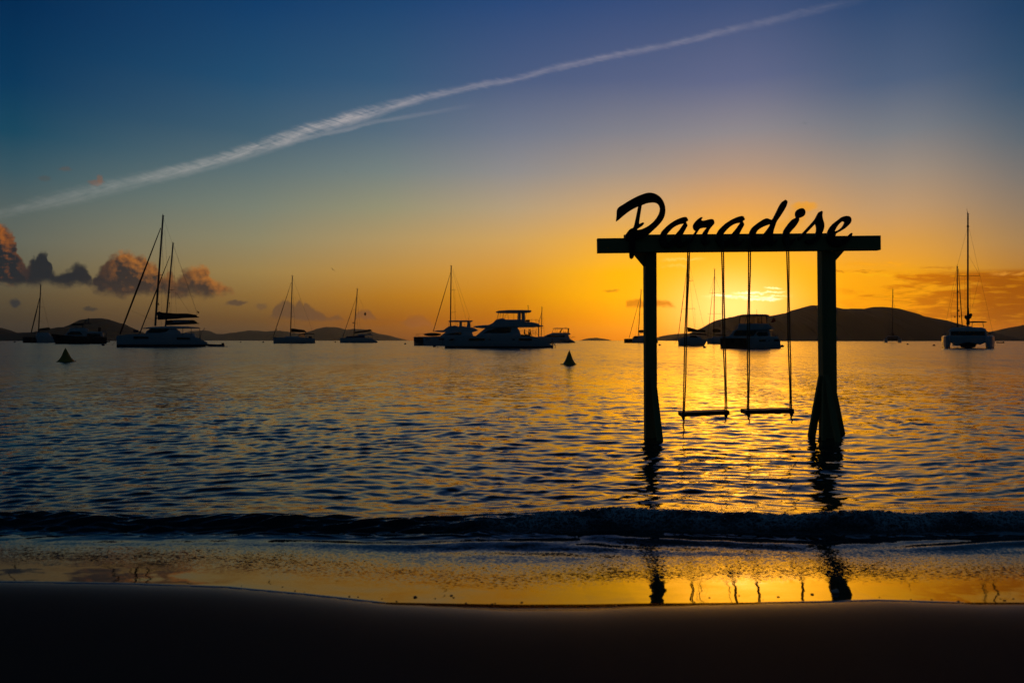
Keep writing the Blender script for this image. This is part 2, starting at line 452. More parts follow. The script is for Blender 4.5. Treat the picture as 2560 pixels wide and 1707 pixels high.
class MB:
    def __init__(s):
        s.v, s.f = [], []

    def addm(s, v, f):
        k = len(s.v)
        s.v += [tuple(p) for p in v]
        s.f += [[i + k for i in q] for q in f]

    def box(s, x0, x1, y0, y1, z0, z1):
        s.addm([(x0, y0, z0), (x1, y0, z0), (x1, y1, z0), (x0, y1, z0), (x0, y0, z1), (x1, y0, z1), (x1, y1, z1), (x0, y1, z1)],
               [[0, 3, 2, 1], [4, 5, 6, 7], [0, 1, 5, 4], [1, 2, 6, 5], [2, 3, 7, 6], [3, 0, 4, 7]])

    def tube(s, pts, r, n=6, cap=True):
        pts = [Vector(p) for p in pts]
        rr = r if isinstance(r, (list, tuple)) else [r] * len(pts)
        vs, fs = [], []
        ref = None
        for i, p in enumerate(pts):
            a = pts[max(0, i - 1)]; b = pts[min(len(pts) - 1, i + 1)]
            t = (b - a).normalized()
            if ref is None:
                ref = Vector((0, 1, 0)) if abs(t.y) < .9 else Vector((1, 0, 0))
            u = t.cross(ref).normalized(); w = u.cross(t).normalized(); ref = w
            for k in range(n):
                th = 2 * math.pi * (k + .5) / n
                vs.append(p + (u * math.cos(th) + w * math.sin(th)) * rr[i])
        for i in range(len(pts) - 1):
            for k in range(n):
                fs.append([i * n + k, i * n + (k + 1) % n, (i + 1) * n + (k + 1) % n, (i + 1) * n + k])
        if cap:
            fs.append(list(range(n))[::-1]); fs.append([(len(pts) - 1) * n + k for k in range(n)])
        s.addm(vs, fs)

    def beam(s, p0, p1, w, d):
        """a squared timber from p0 to p1, w wide (across), d deep (towards y)"""
        p0, p1 = Vector(p0), Vector(p1)
        t = (p1 - p0).normalized()
        yv = Vector((0, 1, 0)); yv = (yv - t * yv.dot(t)).normalized()
        xv = yv.cross(t)
        c = min(w, d) * .07
        ring = [(-w / 2 + c, -d / 2), (w / 2 - c, -d / 2), (w / 2, -d / 2 + c), (w / 2, d / 2 - c), (w / 2 - c, d / 2), (-w / 2 + c, d / 2), (-w / 2, d / 2 - c), (-w / 2, -d / 2 + c)]
        vs = [p0 + xv * a + yv * b for a, b in ring] + [p1 + xv * a + yv * b for a, b in ring]
        fs = [[k, (k + 1) % 8, 8 + (k + 1) % 8, 8 + k] for k in range(8)] + [list(range(8))[::-1], list(range(8, 16))]
        s.addm(vs, fs)

    def ell(s, c, r, nu=10, nv=7, jit=0.0):
        vs = [(c[0], c[1], c[2] - r[2])]
        for i in range(1, nv):
            ph = -math.pi / 2 + math.pi * i / nv
            for k in range(nu):
                th = 2 * math.pi * k / nu
                j = 1 + random.uniform(-jit, jit)
                vs.append((c[0] + r[0] * math.cos(ph) * math.cos(th) * j, c[1] + r[1] * math.cos(ph) * math.sin(th) * j, c[2] + r[2] * math.sin(ph) * j))
        vs.append((c[0], c[1], c[2] + r[2]))
        fs = []
        for k in range(nu):
            fs.append([0, 1 + (k + 1) % nu, 1 + k])
        for i in range(nv - 2):
            a = 1 + i * nu
            for k in range(nu):
                fs.append([a + k, a + (k + 1) % nu, a + nu + (k + 1) % nu, a + nu + k])
        a = 1 + (nv - 2) * nu
        for k in range(nu):
            fs.append([a + k, a + (k + 1) % nu, len(vs) - 1])
        s.addm(vs, fs)

    def poly_y(s, pts, y0, y1, inset=0.0, bev=0.0):
        """side profile pts (x, z) extruded from y0 to y1 with softened rims"""
        n = len(pts)
        area = sum(pts[i][0] * pts[(i + 1) % n][1] - pts[(i + 1) % n][0] * pts[i][1] for i in range(n))
        if area < 0:
            pts = pts[::-1]
        cx = sum(p[0] for p in pts) / n; cz = sum(p[1] for p in pts) / n
        if inset:
            inn = []
            for i in range(n):
                a = Vector(pts[i - 1]); b = Vector(pts[i]); c = Vector(pts[(i + 1) % n])
                e1 = (b - a); e2 = (c - b)
                if e1.length < 1e-6 or e2.length < 1e-6:
                    inn.append(tuple(b)); continue
                e1.normalize(); e2.normalize()
                nn = Vector((-e1.y - e2.y, e1.x + e2.x))
                if nn.length < 1e-4: nn = Vector((-e1.y, e1.x))
                nn.normalize()
                inn.append((b.x + nn.x * inset, b.y + nn.y * inset))
            bev = bev or inset
            lay = [(y0, inn), (y0 + bev, pts), (y1 - bev, pts), (y1, inn)]
        else:
            lay = [(y0, pts), (y1, pts)]
        vs, fs = [], []
        for yy, pp in lay:
            vs += [(p[0], yy, p[1]) for p in pp]
        for L in range(len(lay) - 1):
            for k in range(n):
                fs.append([L * n + k, L * n + (k + 1) % n, (L + 1) * n + (k + 1) % n, (L + 1) * n + k])
        fs.append(list(range(n))); fs.append([(len(lay) - 1) * n + k for k in range(n)][::-1])
        fs = [f[::-1] for f in fs]
        fs = [f[::-1] for f in fs]
        s.addm(vs, fs)

    def build(s, name, m, parent=None, smooth=False):
        o = mesh_obj(name, s.v, s.f, m, parent, smooth)
        s.v, s.f = [], []
        return o


def empty(name, loc, rz=0.0):
    o = bpy.data.objects.new(name, None)
    o.empty_display_size = .3
    C.objects.link(o)
    o.location = loc
    o.rotation_euler = (0, 0, rz)
    return o


def at(px, py, D):
    return Vector(((px - 1280) * D / F, D, CH + (HZ - py) * D / F))


# ------------------------------------------------------------------ beach and sea
SH = [(-900, 1440), (0, 1455), (300, 1459), (560, 1468), (760, 1486), (960, 1508), (1120, 1516), (1280, 1525), (1480, 1523), (1600, 1515), (1760, 1512), (1900, 1508), (2060, 1505), (2200, 1501), (2330, 1505), (2440, 1509), (2560, 1509), (3500, 1500)]
FS = 0.13            # slope of the wet foreshore
F1, F2 = 0.62, 0.46  # straight part and flattening part (m)
Z0 = FS * (F1 + F2 / 2)
shx, shy = [], []
for a, b in SH:
    d = (CH - Z0) * F / (b - HZ)
    shx.append((a - 1280) * d / F); shy.append(d)
shx, shy = np.array(shx), np.array(shy)


def shore(x):
    return np.interp(x, shx, shy)




def film_z(d):
    """height of the water skin, d metres seaward of the edge of the wash"""
    e = np.clip((F1 + F2 - d) / F2, 0, None)
    return np.where(d < F1, Z0 - FS * d, FS * F2 / 2 * np.clip(e, 0, 1) ** 2)


def fbm1(x, seed, n=4, f=1.0):
    r = np.random.default_rng(seed)
    o = np.zeros_like(x)
    for i in range(n):
        o += np.sin(x * f * (1.9 ** i) + r.uniform(0, 6.3)) * (0.55 ** i)
    return o


rows = list(np.arange(1570, 1400, -1.2)) + list(np.arange(1400, 1240, -0.8)) + list(np.arange(1240, 900, -1.0)) + list(np.arange(900, 862, -0.8))
D = [CH * F / (p - HZ) for p in rows]
while D[-1] < 7200:
    D.append(D[-1] * 1.04)
D = np.array(D)
cols = np.arange(-1100, 3661, 2.7)
tx = (cols - 1280) / F
nr, nc = len(D), len(cols)
GY = np.repeat(D[:, None], nc, 1)
GX = GY * tx[None, :]
dy = np.gradient(D)[:, None] * np.ones((1, nc))
dxs = D[:, None] * (tx[1] - tx[0]) * np.ones((1, nc))
dd = GY - shore(GX)                              # metres from the wash edge
base_z = film_z(np.clip(dd, 0, None))
# edge line of the breaker
yb = 4.275 + 0.028 * fbm1(GX, 3, 3, 0.8) + 0.02 * fbm1(GX, 4, 3, 2.6) + 0.10 * np.clip((-GX - 1.3) / 2, -0.4, 1)
Hc = 0.074 + 0.004 * fbm1(GX, 5, 3, 1.7)
foam_x = np.clip((GX + 0.62 + .18 * np.sin(GY * 31) ) / 0.75, 0, 1)    # 0 on the smooth left part, 1 where it has broken
Hc = Hc * (0.74 + 0.26 * foam_x) * (1 + .045 * fbm1(GX, 72, 4, 3.1))
t = (GY - yb + .012 * (1 - foam_x) * fbm1(GX, 71, 4, 5.0)) / (0.20 - 0.02 * foam_x)
rise = np.clip(t, 0, 1); rise = rise * rise * (3 - 2 * rise)
yc = yb + 0.20
back_s = np.exp(-np.clip((GY - yc) / 0.42, 0, None) ** 1.3)
ridge = Hc * np.where(GY < yc, rise, back_s)
# second, smaller step in front of the breaker on the left and the right
y2 = yb - 0.24 + 0.05 * fbm1(GX, 8, 3, 1.3)
step2 = 0.016 * np.exp(-((GY - y2) / 0.06) ** 2) * (0.35 + np.clip(fbm1(GX, 9, 2, .9), 0, 1) + np.clip(GX - 2.2, 0, .8))
# wind ripples
WX = GX + 0.25 * np.sin(GY * 0.7 + 1) + 0.12 * np.sin(GX * 1.3 + GY * 1.1)
WY = GY + 0.30 * np.sin(GX * 0.55) + 0.10 * np.sin(GX * 1.9 - GY * .8)
H = np.zeros_like(GX)
got = 0.0
lost = np.zeros_like(GX)
comps = []
for i in range(84):
    lam = math.exp(rng.uniform(math.log(0.075), math.log(1.5)))
    ang = rng.normal(0, 0.5) - 0.16           # crests mostly parallel to the beach
    sl = 0.0185 * (0.34 + 1.0 * math.exp(-((math.log(lam / 0.19)) / 0.75) ** 2))
    comps.append((lam, ang, sl, rng.uniform(0, 6.283)))
gn = fbm1(GX * .8 + 1.3 * np.sin(GY * .37), 61, 4, .55) * .35 + fbm1(GY + 1.1 * np.sin(GX * .43 + 2), 62, 4, .45) * .35
grp = np.clip(0.95 + 0.42 * gn, .35, 1.75)
for lam, ang, sl, ph in comps:
    k = 2 * math.pi / lam
    kx, ky = k * math.sin(ang), k * math.cos(ang)
    sp = np.abs(np.cos(ang)) * dy + np.abs(np.sin(ang)) * dxs
    vis = np.clip((lam / sp - 2.5) / 3.0, 0, 1)
    p = kx * WX + ky * WY + ph
    w = np.cos(p)
    H += sl / k * vis * (w + 0.22 * np.cos(2 * p))
    lost += (sl ** 2 / 2) * (1 - vis ** 2)
lost = np.sqrt(lost)
far = np.clip((GY - 9) / 30, 0, 1)
# amplitude by zone
seaw = np.clip((GY - yb - 0.12) / 0.9, 0, 1)
infr = np.clip((dd - 0.9) / 0.4, 0, 1) * (GY < yb + .12)
amp = np.where(GY > yb + 0.12, 0.62 + 0.38 * seaw, 0.42 * infr) * grp
ridge_sm = 1 - 0.45 * np.exp(-((GY - yb - .1) / .12) ** 2)
face = np.exp(-((GY - yb - .1) / .13) ** 2) * (1 - .75 * foam_x)
fl = np.zeros_like(GX)
for i in range(16):
    lam = math.exp(rng.uniform(math.log(.035), math.log(.16))); a = rng.normal(0, .35); k = 2 * math.pi / lam
    fl += lam * np.cos(k * (math.sin(a) * WX * 1.0 + math.cos(a) * (GY + .08 * np.sin(GX * 1.7) + .03 * np.sin(GX * 5.1))) + rng.uniform(0, 6.28)) * .022
GZ = base_z + face * fl * (1 + fbm1(GX, 73, 3, 1.1) * .6) + ridge + step2 * infr + H * amp * ridge_sm
# long low lines lying along the wash, in front of the breaker
wash = np.clip((dd - 0.95) / 0.2, 0, 1) * np.clip((yb - GY) / .1, 0, 1)
GZ += 0.0045 * wash * np.sin(26 * (GY + .06 * fbm1(GX, 21, 3, 1.4)) + 2.0 * np.sin(GX * .9))
# tumbling water
lump = np.zeros_like(GX)
zone = foam_x * np.exp(-((GY - (yb + 0.13)) / 0.085) ** 2)
for i in range(56):
    lam = math.exp(rng.uniform(math.log(0.022), math.log(0.17))); a = rng.uniform(0, 6.28); k = 2 * math.pi / lam
    lump += np.abs(np.cos(k * (math.sin(a) * GX + 1.6 * math.cos(a) * GY) + rng.uniform(0, 6.28) + 1.5 * np.sin(GX * 9 + i))) * lam
GZ += zone * (lump / 56 * 0.85 - .014) * (1 + .35 * fbm1(GX, 74, 3, 4.0))
GZ = np.where(dd < 0, Z0 + 0 * GZ, GZ)
GZ = np.where(dd < 0.02, GZ - 0.02 * np.clip((0.02 - dd) / .1, 0, 1), GZ)

me = bpy.data.meshes.new('sea')
nv = nr * nc
co = np.stack([GX, GY, GZ], -1).reshape(-1, 3).astype(np.float32)
idx = np.arange(nv).reshape(nr, nc)
quads = np.stack([idx[:-1, :-1], idx[:-1, 1:], idx[1:, 1:], idx[1:, :-1]], -1).reshape(-1, 4)
ddm = dd.reshape(-1)
keep = (ddm[quads].max(1) > -0.03)
quads = quads[keep]
nq = len(quads)
me.vertices.add(nv); me.vertices.foreach_set('co', co.reshape(-1))
me.loops.add(nq * 4); me.loops.foreach_set('vertex_index', quads.reshape(-1).astype(np.int32))
me.polygons.add(nq)
me.polygons.foreach_set('loop_start', np.arange(0, nq * 4, 4, dtype=np.int32))
me.polygons.foreach_set('loop_total', np.full(nq, 4, dtype=np.int32))
me.polygons.foreach_set('use_smooth', np.ones(nq, dtype=bool))
me.update(calc_edges=True)


def attr(name, arr):
    a = me.attributes.new(name, 'FLOAT', 'POINT')
    a.data.foreach_set('value', arr.reshape(-1).astype(np.float32))


attr('ripple', np.where(GY > yb + .1, 0.045 + lost * 1.25, 0.012 + 0.03 * infr))
sp_ = np.clip((dd - 0.30 - .05 * fbm1(GX, 31, 3, 1.2)) / 0.25, 0, 1) * np.clip((yb - .12 - GY) / .25, 0, 1)
attr('speckle', 0.004 + 0.105 * sp_ + 0.012 * (GY > yb))
attr('foam', zone)
attr('swell', 0.30 * np.clip((GY - 10) / 22, 0, 1) * np.clip(1.25 - GY / 900, 0.2, 1))
attr('rough', np.sqrt(np.clip(0.35 * lost * np.clip((GY - 9) / 25, 0, 1), 0.0009, .2)))
attr('film', np.clip(1 - (dd - .3) / 1.0, 0, 1) * (GY < yb))

wm = bpy.data.materials.new('sea_water')
wm.use_nodes = True
t_ = wm.node_tree
b_ = t_.nodes['Principled BSDF']
q_ = N(t_)
geo = t_.nodes.new('ShaderNodeNewGeometry')
gx_, gy_, gz_ = q_.sep(geo.outputs['Position'])


def at_(n_):
    a = t_.nodes.new('ShaderNodeAttribute'); a.attribute_name = n_
    return a.outputs['Fac']


def vm(op, a, b=None, s=None):
    n = t_.nodes.new('ShaderNodeVectorMath'); n.operation = op
    q_.put(n.inputs[0], a)
    if b is not None: q_.put(n.inputs[1], b)
    if s is not None: q_.put(n.inputs['Scale'], s)
    return n.outputs[0]


def pert(vec, scale, detail):
    c = q_.noise(vec, scale, detail, 0.55, color=True)
    c = vm('SUBTRACT', c, (0.5, 0.5, 0.5))
    return vm('MULTIPLY', c, (1, 1, 0))


v1 = q_.xyz(q_.mul(gx_, 4.0), q_.mul(gy_, 7.0), 0.0)
v2 = q_.xyz(q_.mul(gx_, 55.0), q_.mul(gy_, 80.0), 2.0)
nrm = geo.outputs['Normal']
gust = q_.noise(q_.xyz(q_.mul(gx_, 0.16), q_.mul(gy_, 0.05), 7.0), 1.0, 4, 0.6)
gust2 = q_.noise(q_.xyz(q_.mul(gx_, 1.1), q_.mul(gy_, 0.4), 3.0), 1.0, 4, 0.6)
p1 = vm('SCALE', pert(v1, 1.0, 3.0), s=q_.mul(q_.mul(at_('ripple'), 4.0), q_.mul(q_.step(gust, 0.3, 0.7, 0.4, 1.5), q_.step(gust2, 0.32, 0.68, 0.45, 1.6))))
p2 = vm('SCALE', pert(v2, 1.0, 1.0), s=q_.mul(at_('speckle'), 2.4))
tl = q_.add(q_.mul(q_.sub(q_.noise(q_.xyz(q_.mul(gx_, 2.3), q_.mul(gy_, 0.42), 11.0), 1.0, 4, 0.65), 0.5), 1.0),
            q_.mul(q_.sub(q_.noise(q_.xyz(q_.mul(gx_, 0.35), q_.mul(gy_, 0.09), 15.0), 1.0, 3, 0.6), 0.5), 0.8))
p3 = q_.xyz(0.0, q_.mul(tl, at_('swell')), 0.0)
p2 = vm('ADD', p2, p3)
nn_ = vm('NORMALIZE', vm('ADD', vm('ADD', nrm, p1), p2))
t_.links.new(nn_, b_.inputs['Normal'])
fo = at_('foam')
fn = q_.noise(q_.xyz(q_.mul(gx_, 22), q_.mul(gy_, 34), q_.mul(gz_, 40)), 1.0, 6, 0.75, 0.8)
def lace(sx_, sy_, w_):
    vo = t_.nodes.new('ShaderNodeTexVoronoi'); vo.feature = 'DISTANCE_TO_EDGE'
    wv = q_.mul(q_.sub(fn, 0.5), 1.4)
    t_.links.new(q_.xyz(q_.add(q_.mul(gx_, sx_), wv), q_.add(q_.mul(gy_, sy_), wv), q_.mul(gz_, sy_)), vo.inputs['Vector'])
    vo.inputs['Scale'].default_value = 1.0
    return q_.step(vo.outputs['Distance'], w_, w_ * .2)


lc = q_.m('MAXIMUM', lace(26, 34, .10), q_.mul(lace(70, 90, .14), .8))
lc = q_.m('MAXIMUM', q_.mul(lc, q_.step(fn, .36, .55)), q_.step(fn, .58, .72))
patch = q_.noise(q_.xyz(q_.mul(gx_, 2.6), q_.mul(gy_, 6.0), 5.0), 1.0, 3, 0.6)
fk = q_.m('MULTIPLY', q_.mul(q_.mul(fo, 1.5), q_.step(patch, .36, .6, .15, 1.0)), lc, clamp=True)
t_.links.new(q_.mix(fk, (0.004, 0.014, 0.02, 1), (0.62, 0.70, 0.76, 1)), b_.inputs['Base Color'])
t_.links.new(q_.add(at_('rough'), q_.mul(fk, 0.5)), b_.inputs['Roughness'])
t_.links.new(q_.add(1.345, q_.mul(at_('film'), 0.2)), b_.inputs['IOR'])
me.materials.append(wm)
sea = bpy.data.objects.new('sea', me)
C.objects.link(sea)
tag(sea, 'calm rippled sea with a low breaker rolling onto the sand', 'sea', kind='structure')

# sand
sx = np.concatenate([np.linspace(-40, -6, 20), np.arange(-5.8, 5.9, 0.03), np.linspace(6, 40, 20)])
sy = np.concatenate([np.linspace(-12, 1.2, 14), np.arange(1.25, 4.2, 0.02), np.linspace(4.3, 9, 14)])
SX, SY = np.meshgrid(sx, sy)
sdist = SY - shore(SX)
up = np.clip(-sdist, 0, None)
zs = np.where(sdist > 0, film_z(sdist) - 0.006 - 0.05 * sdist, Z0 + 0.002 * (1 - np.exp(-up / 0.05)) + 0.075 * up)
zs += np.where(sdist < 0, 0.004 * fbm1(SX, 41, 4, 2.2) * np.clip(up / .2, 0, 1), 0)
# thin skin of the sand just under the water edge
zs = np.where((sdist >= -0.0) & (sdist < 0.03), Z0 - 0.003 - sdist * .3, zs)
sv = np.stack([SX, SY, zs], -1).reshape(-1, 3)
ii = np.arange(len(sy) * len(sx)).reshape(len(sy), len(sx))
sq = np.stack([ii[:-1, :-1], ii[:-1, 1:], ii[1:, 1:], ii[1:, :-1]], -1).reshape(-1, 4)
sm = bpy.data.meshes.new('beach')
sm.vertices.add(len(sv)); sm.vertices.foreach_set('co', sv.reshape(-1).astype(np.float32))
sm.loops.add(len(sq) * 4); sm.loops.foreach_set('vertex_index', sq.reshape(-1).astype(np.int32))
sm.polygons.add(len(sq))
sm.polygons.foreach_set('loop_start', np.arange(0, len(sq) * 4, 4, dtype=np.int32))
sm.polygons.foreach_set('loop_total', np.full(len(sq), 4, dtype=np.int32))
sm.polygons.foreach_set('use_smooth', np.ones(len(sq), dtype=bool))
sm.update(calc_edges=True)
wa = sm.attributes.new('wet', 'FLOAT', 'POINT')
wa.data.foreach_set('value', np.exp(-np.clip(-sdist, 0, None) / 0.12).reshape(-1).astype(np.float32))
dm = bpy.data.materials.new('damp_sand')
dm.use_nodes = True
td = dm.node_tree
bd = td.nodes['Principled BSDF']
qd = N(td)
gd = td.nodes.new('ShaderNodeNewGeometry')
wd = td.nodes.new('ShaderNodeAttribute'); wd.attribute_name = 'wet'
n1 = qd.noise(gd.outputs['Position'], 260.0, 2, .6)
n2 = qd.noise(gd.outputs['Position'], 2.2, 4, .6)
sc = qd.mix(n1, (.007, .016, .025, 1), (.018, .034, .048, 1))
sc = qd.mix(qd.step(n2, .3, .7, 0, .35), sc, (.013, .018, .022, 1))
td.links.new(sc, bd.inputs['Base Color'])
td.links.new(qd.step(wd.outputs['Fac'], 0, 1, .8, .2, smooth=False), bd.inputs['Roughness'])
td.links.new(qd.step(wd.outputs['Fac'], 0, 1, .08, .9, smooth=False), bd.inputs['Specular IOR Level'])
bp = td.nodes.new('ShaderNodeBump'); bp.inputs['Strength'].default_value = .35; bp.inputs['Distance'].default_value = .004
td.links.new(n1, bp.inputs['Height']); td.links.new(bp.outputs[0], bd.inputs['Normal'])
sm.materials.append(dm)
beach = bpy.data.objects.new('beach', sm)
C.objects.link(beach)
tag(beach, 'dark damp sand beach in the foreground', 'beach', kind='structure')


def film_point(px, py):
    """world point on the wet skin seen in that direction (for strewing pebbles)"""
    d = CH * F / (py - HZ)
    for _ in range(12):
        x = (px - 1280) * d / F
        z = float(film_z(np.array(max(0.0, d - float(shore(x))))))
        d = (CH - z) * F / (py - HZ)
    return (px - 1280) * d / F, d, z


# ------------------------------------------------------------------ hills
hill_m = mat('hill_scrub', (.022, .026, .016), .95, ns=.35, nscale=.012)
fnoise = np.random.default_rng(5)


def hill(name, label, pts, D, depth):
    x = np.array([(p[0] - 1280) * D / F for p in pts]); z = np.array([max(0.0, (HZ - p[1]) * D / F + CH) for p in pts])
    n = max(60, int((x[-1] - x[0]) / (D * .0006)))
    xs = np.linspace(x[0], x[-1], n)
    zr = np.interp(xs, x, z)
    kk = max(1, n // 260)
    zr = np.convolve(np.pad(zr, kk, 'edge'), np.ones(2 * kk + 1) / (2 * kk + 1), 'valid')
    zr += fbm1(xs, len(name) + n, 5, 55 / D * 3) * D * .00028 * np.clip(zr / (D * .01), 0, 1)
    jit = np.convolve(np.random.default_rng(n).normal(0, 1, n + 2), [.3, .5, .3], 'valid')
    zr += jit * D * .00022 * np.clip(zr / (D * .012), 0, 1)
    zr[0] = zr[-1] = 0
    m_ = 15
    vs, fs = [], []
    for j in range(m_):
        v = j / (m_ - 1) * 2 - 1
        prof = math.cos(v * math.pi / 2) ** 1.15
        for i in range(n):
            r = prof * (1 + .16 * math.sin(xs[i] / D * 60 + j * 1.3) * (1 - prof) + .1 * math.sin(xs[i] / D * 170 + j * 2.1) * (1 - prof))
            vs.append((xs[i] + v * D * .004 * math.sin(i * .2), D + v * depth, zr[i] * r - .5 * (1 - prof)))
    for j in range(m_ - 1):
        for i in range(n - 1):
            a = j * n + i
            fs.append([a, a + 1, a + n + 1, a + n])
    o = mesh_obj(name, vs, fs, hill_m, smooth=True)
    return tag(o, label, 'hill', kind='structure')


hill('hill', 'long dark hill island behind the right swing post',
     [(1712, 851), (1722, 846), (1740, 834), (1761, 822), (1782, 809), (1803, 798), (1823, 794), (1849, 787), (1885, 787), (1923, 790), (1946, 787), (1967, 782), (1997, 772), (2029, 763), (2049, 764), (2084, 771), (2120, 772), (2159, 773), (2181, 767), (2207, 769), (2230, 775), (2255, 786), (2277, 790), (2294, 791), (2313, 799), (2334, 807), (2363, 818), (2378, 826), (2400, 840), (2420, 851)], 1900, 320)
hill('hill', 'low dark headland at the right edge of the sea',
     [(2395, 851), (2440, 840), (2476, 836), (2508, 832), (2530, 829), (2560, 818), (2640, 800), (2760, 790), (2900, 800), (3100, 840), (3140, 851)], 2400, 350)
hill('hill', 'small faded island left of the long hill',
     [(1640, 851), (1655, 844), (1666, 838), (1690, 834), (1735, 834), (1770, 838), (1800, 851)], 4200, 400)
hill('hill', 'tiny low islet on the horizon left of the swing frame',
     [(1452, 851), (1462, 847), (1475, 845), (1492, 844), (1508, 847), (1524, 851)], 5200, 300)
hill('hill', 'dark peaked island behind the leftmost boats',
     [(100, 851), (116, 846), (150, 835), (180, 829), (206, 814), (213, 807), (224, 800), (235, 797), (254, 795), (262, 798), (274, 806), (282, 804), (290, 809), (303, 819), (316, 828), (323, 834), (345, 849), (352, 851)], 2300, 260)
hill('hill', 'low rounded hill in front of the peaked island',
     [(12, 851), (27, 838), (54, 833), (90, 831), (120, 829), (134, 827), (143, 823), (155, 818), (161, 817), (175, 821), (190, 830), (210, 840), (230, 851)], 2000, 200)
hill('hill', 'dark headland cut by the left edge of the view',
     [(-500, 851), (-300, 800), (-120, 800), (-40, 815), (0, 830), (8, 836), (18, 843), (30, 851)], 2150, 260)
hill('hill', 'faint long ridge behind the sailing yachts, left of centre',
     [(440, 851), (480, 828), (514, 826), (530, 833), (558, 836), (599, 830), (626, 826), (660, 828), (701, 827), (724, 830), (770, 835), (800, 851)], 7100, 450)
hill('hill', 'faint double-humped island behind the sailing yachts, nearer the centre',
     [(730, 851), (760, 836), (785, 826), (800, 820), (816, 817), (839, 818), (854, 821), (866, 824), (885, 822), (915, 824), (946, 834), (977, 840), (1000, 847), (1012, 851)], 6700, 450)

# ------------------------------------------------------------------ swing frame
DF = 8.45
frame = empty('swing_gantry', at(1845, HZ, DF) * 1.0)
frame.location = (at(1845, HZ, DF).x, DF, 0)
FO = Vector(frame.location)
tag(frame, 'dark green timber gantry standing in the shallow water under script lettering', 'swing gantry')


def L(px, py, d, org=FO):
    return at(px, py, d) - org


mb = MB()
yb0, yb1 = DF - .13, DF - .03
# long beam (front board)
zc = lambda px: (615 - 7 * (px - 1493) / 704.0)
mb.beam(L(1493, 615, yb0), L(2197, 608, yb0), 36 * yb0 / F, .09)
mb.build('beam', M['beamw'], frame)
mb.beam(L(1560, 606, DF + .19), L(2085, 602, DF + .19), 37 * (DF + .19) / F, .05)
mb.build('rear_board', M['beamw'], frame)


def post(px0t, px1t, px0b, px1b, ytop, d):
    w = (px1t - px0t) * d / F
    mb.beam(L((px0t + px1t) / 2, ytop, d), L((px0b + px1b) / 2, 1110, d) + Vector((0, 0, -.5)), w, .15)
    return mb.build('post', M['timber'], frame)


post(1610, 1638.5, 1613, 1641, 606, DF + .03)
post(2048, 2083, 2055, 2088, 602, DF + .03)
# gussets under the beam
for tri in ([(1583, 633), (1610.5, 633), (1610.5, 666)], [(2082.5, 627), (2108, 627), (2082.5, 656)]):
    d = DF + .0
    pts = [(L(a, b, d).x, L(a, b, d).z) for a, b in tri]
    mb.poly_y(pts, -.04, .05)
    mb.build('gusset', M['timber'], frame)


def brace(a, b, w, dp):
    mb.beam(L(*a), L(*b) + (L(*b) - L(*a)).normalized() * .25, w, dp)
    mb.build('brace', M['timber'], frame)


brace((1630, 925, DF - .02), (1650, 1100, DF - .3), .07, .05)
brace((2056, 940, DF - .05), (2031, 1078, DF + .12), .085, .05)
brace((2064, 938, DF - .07), (2094, 1094, DF - .35), .062, .05)
brace((2076, 965, DF + .12), (2101, 1086, DF + .38), .11, .06)
brace((2060, 945, DF - .09), (2059, 1088, DF - .16), .04, .04)

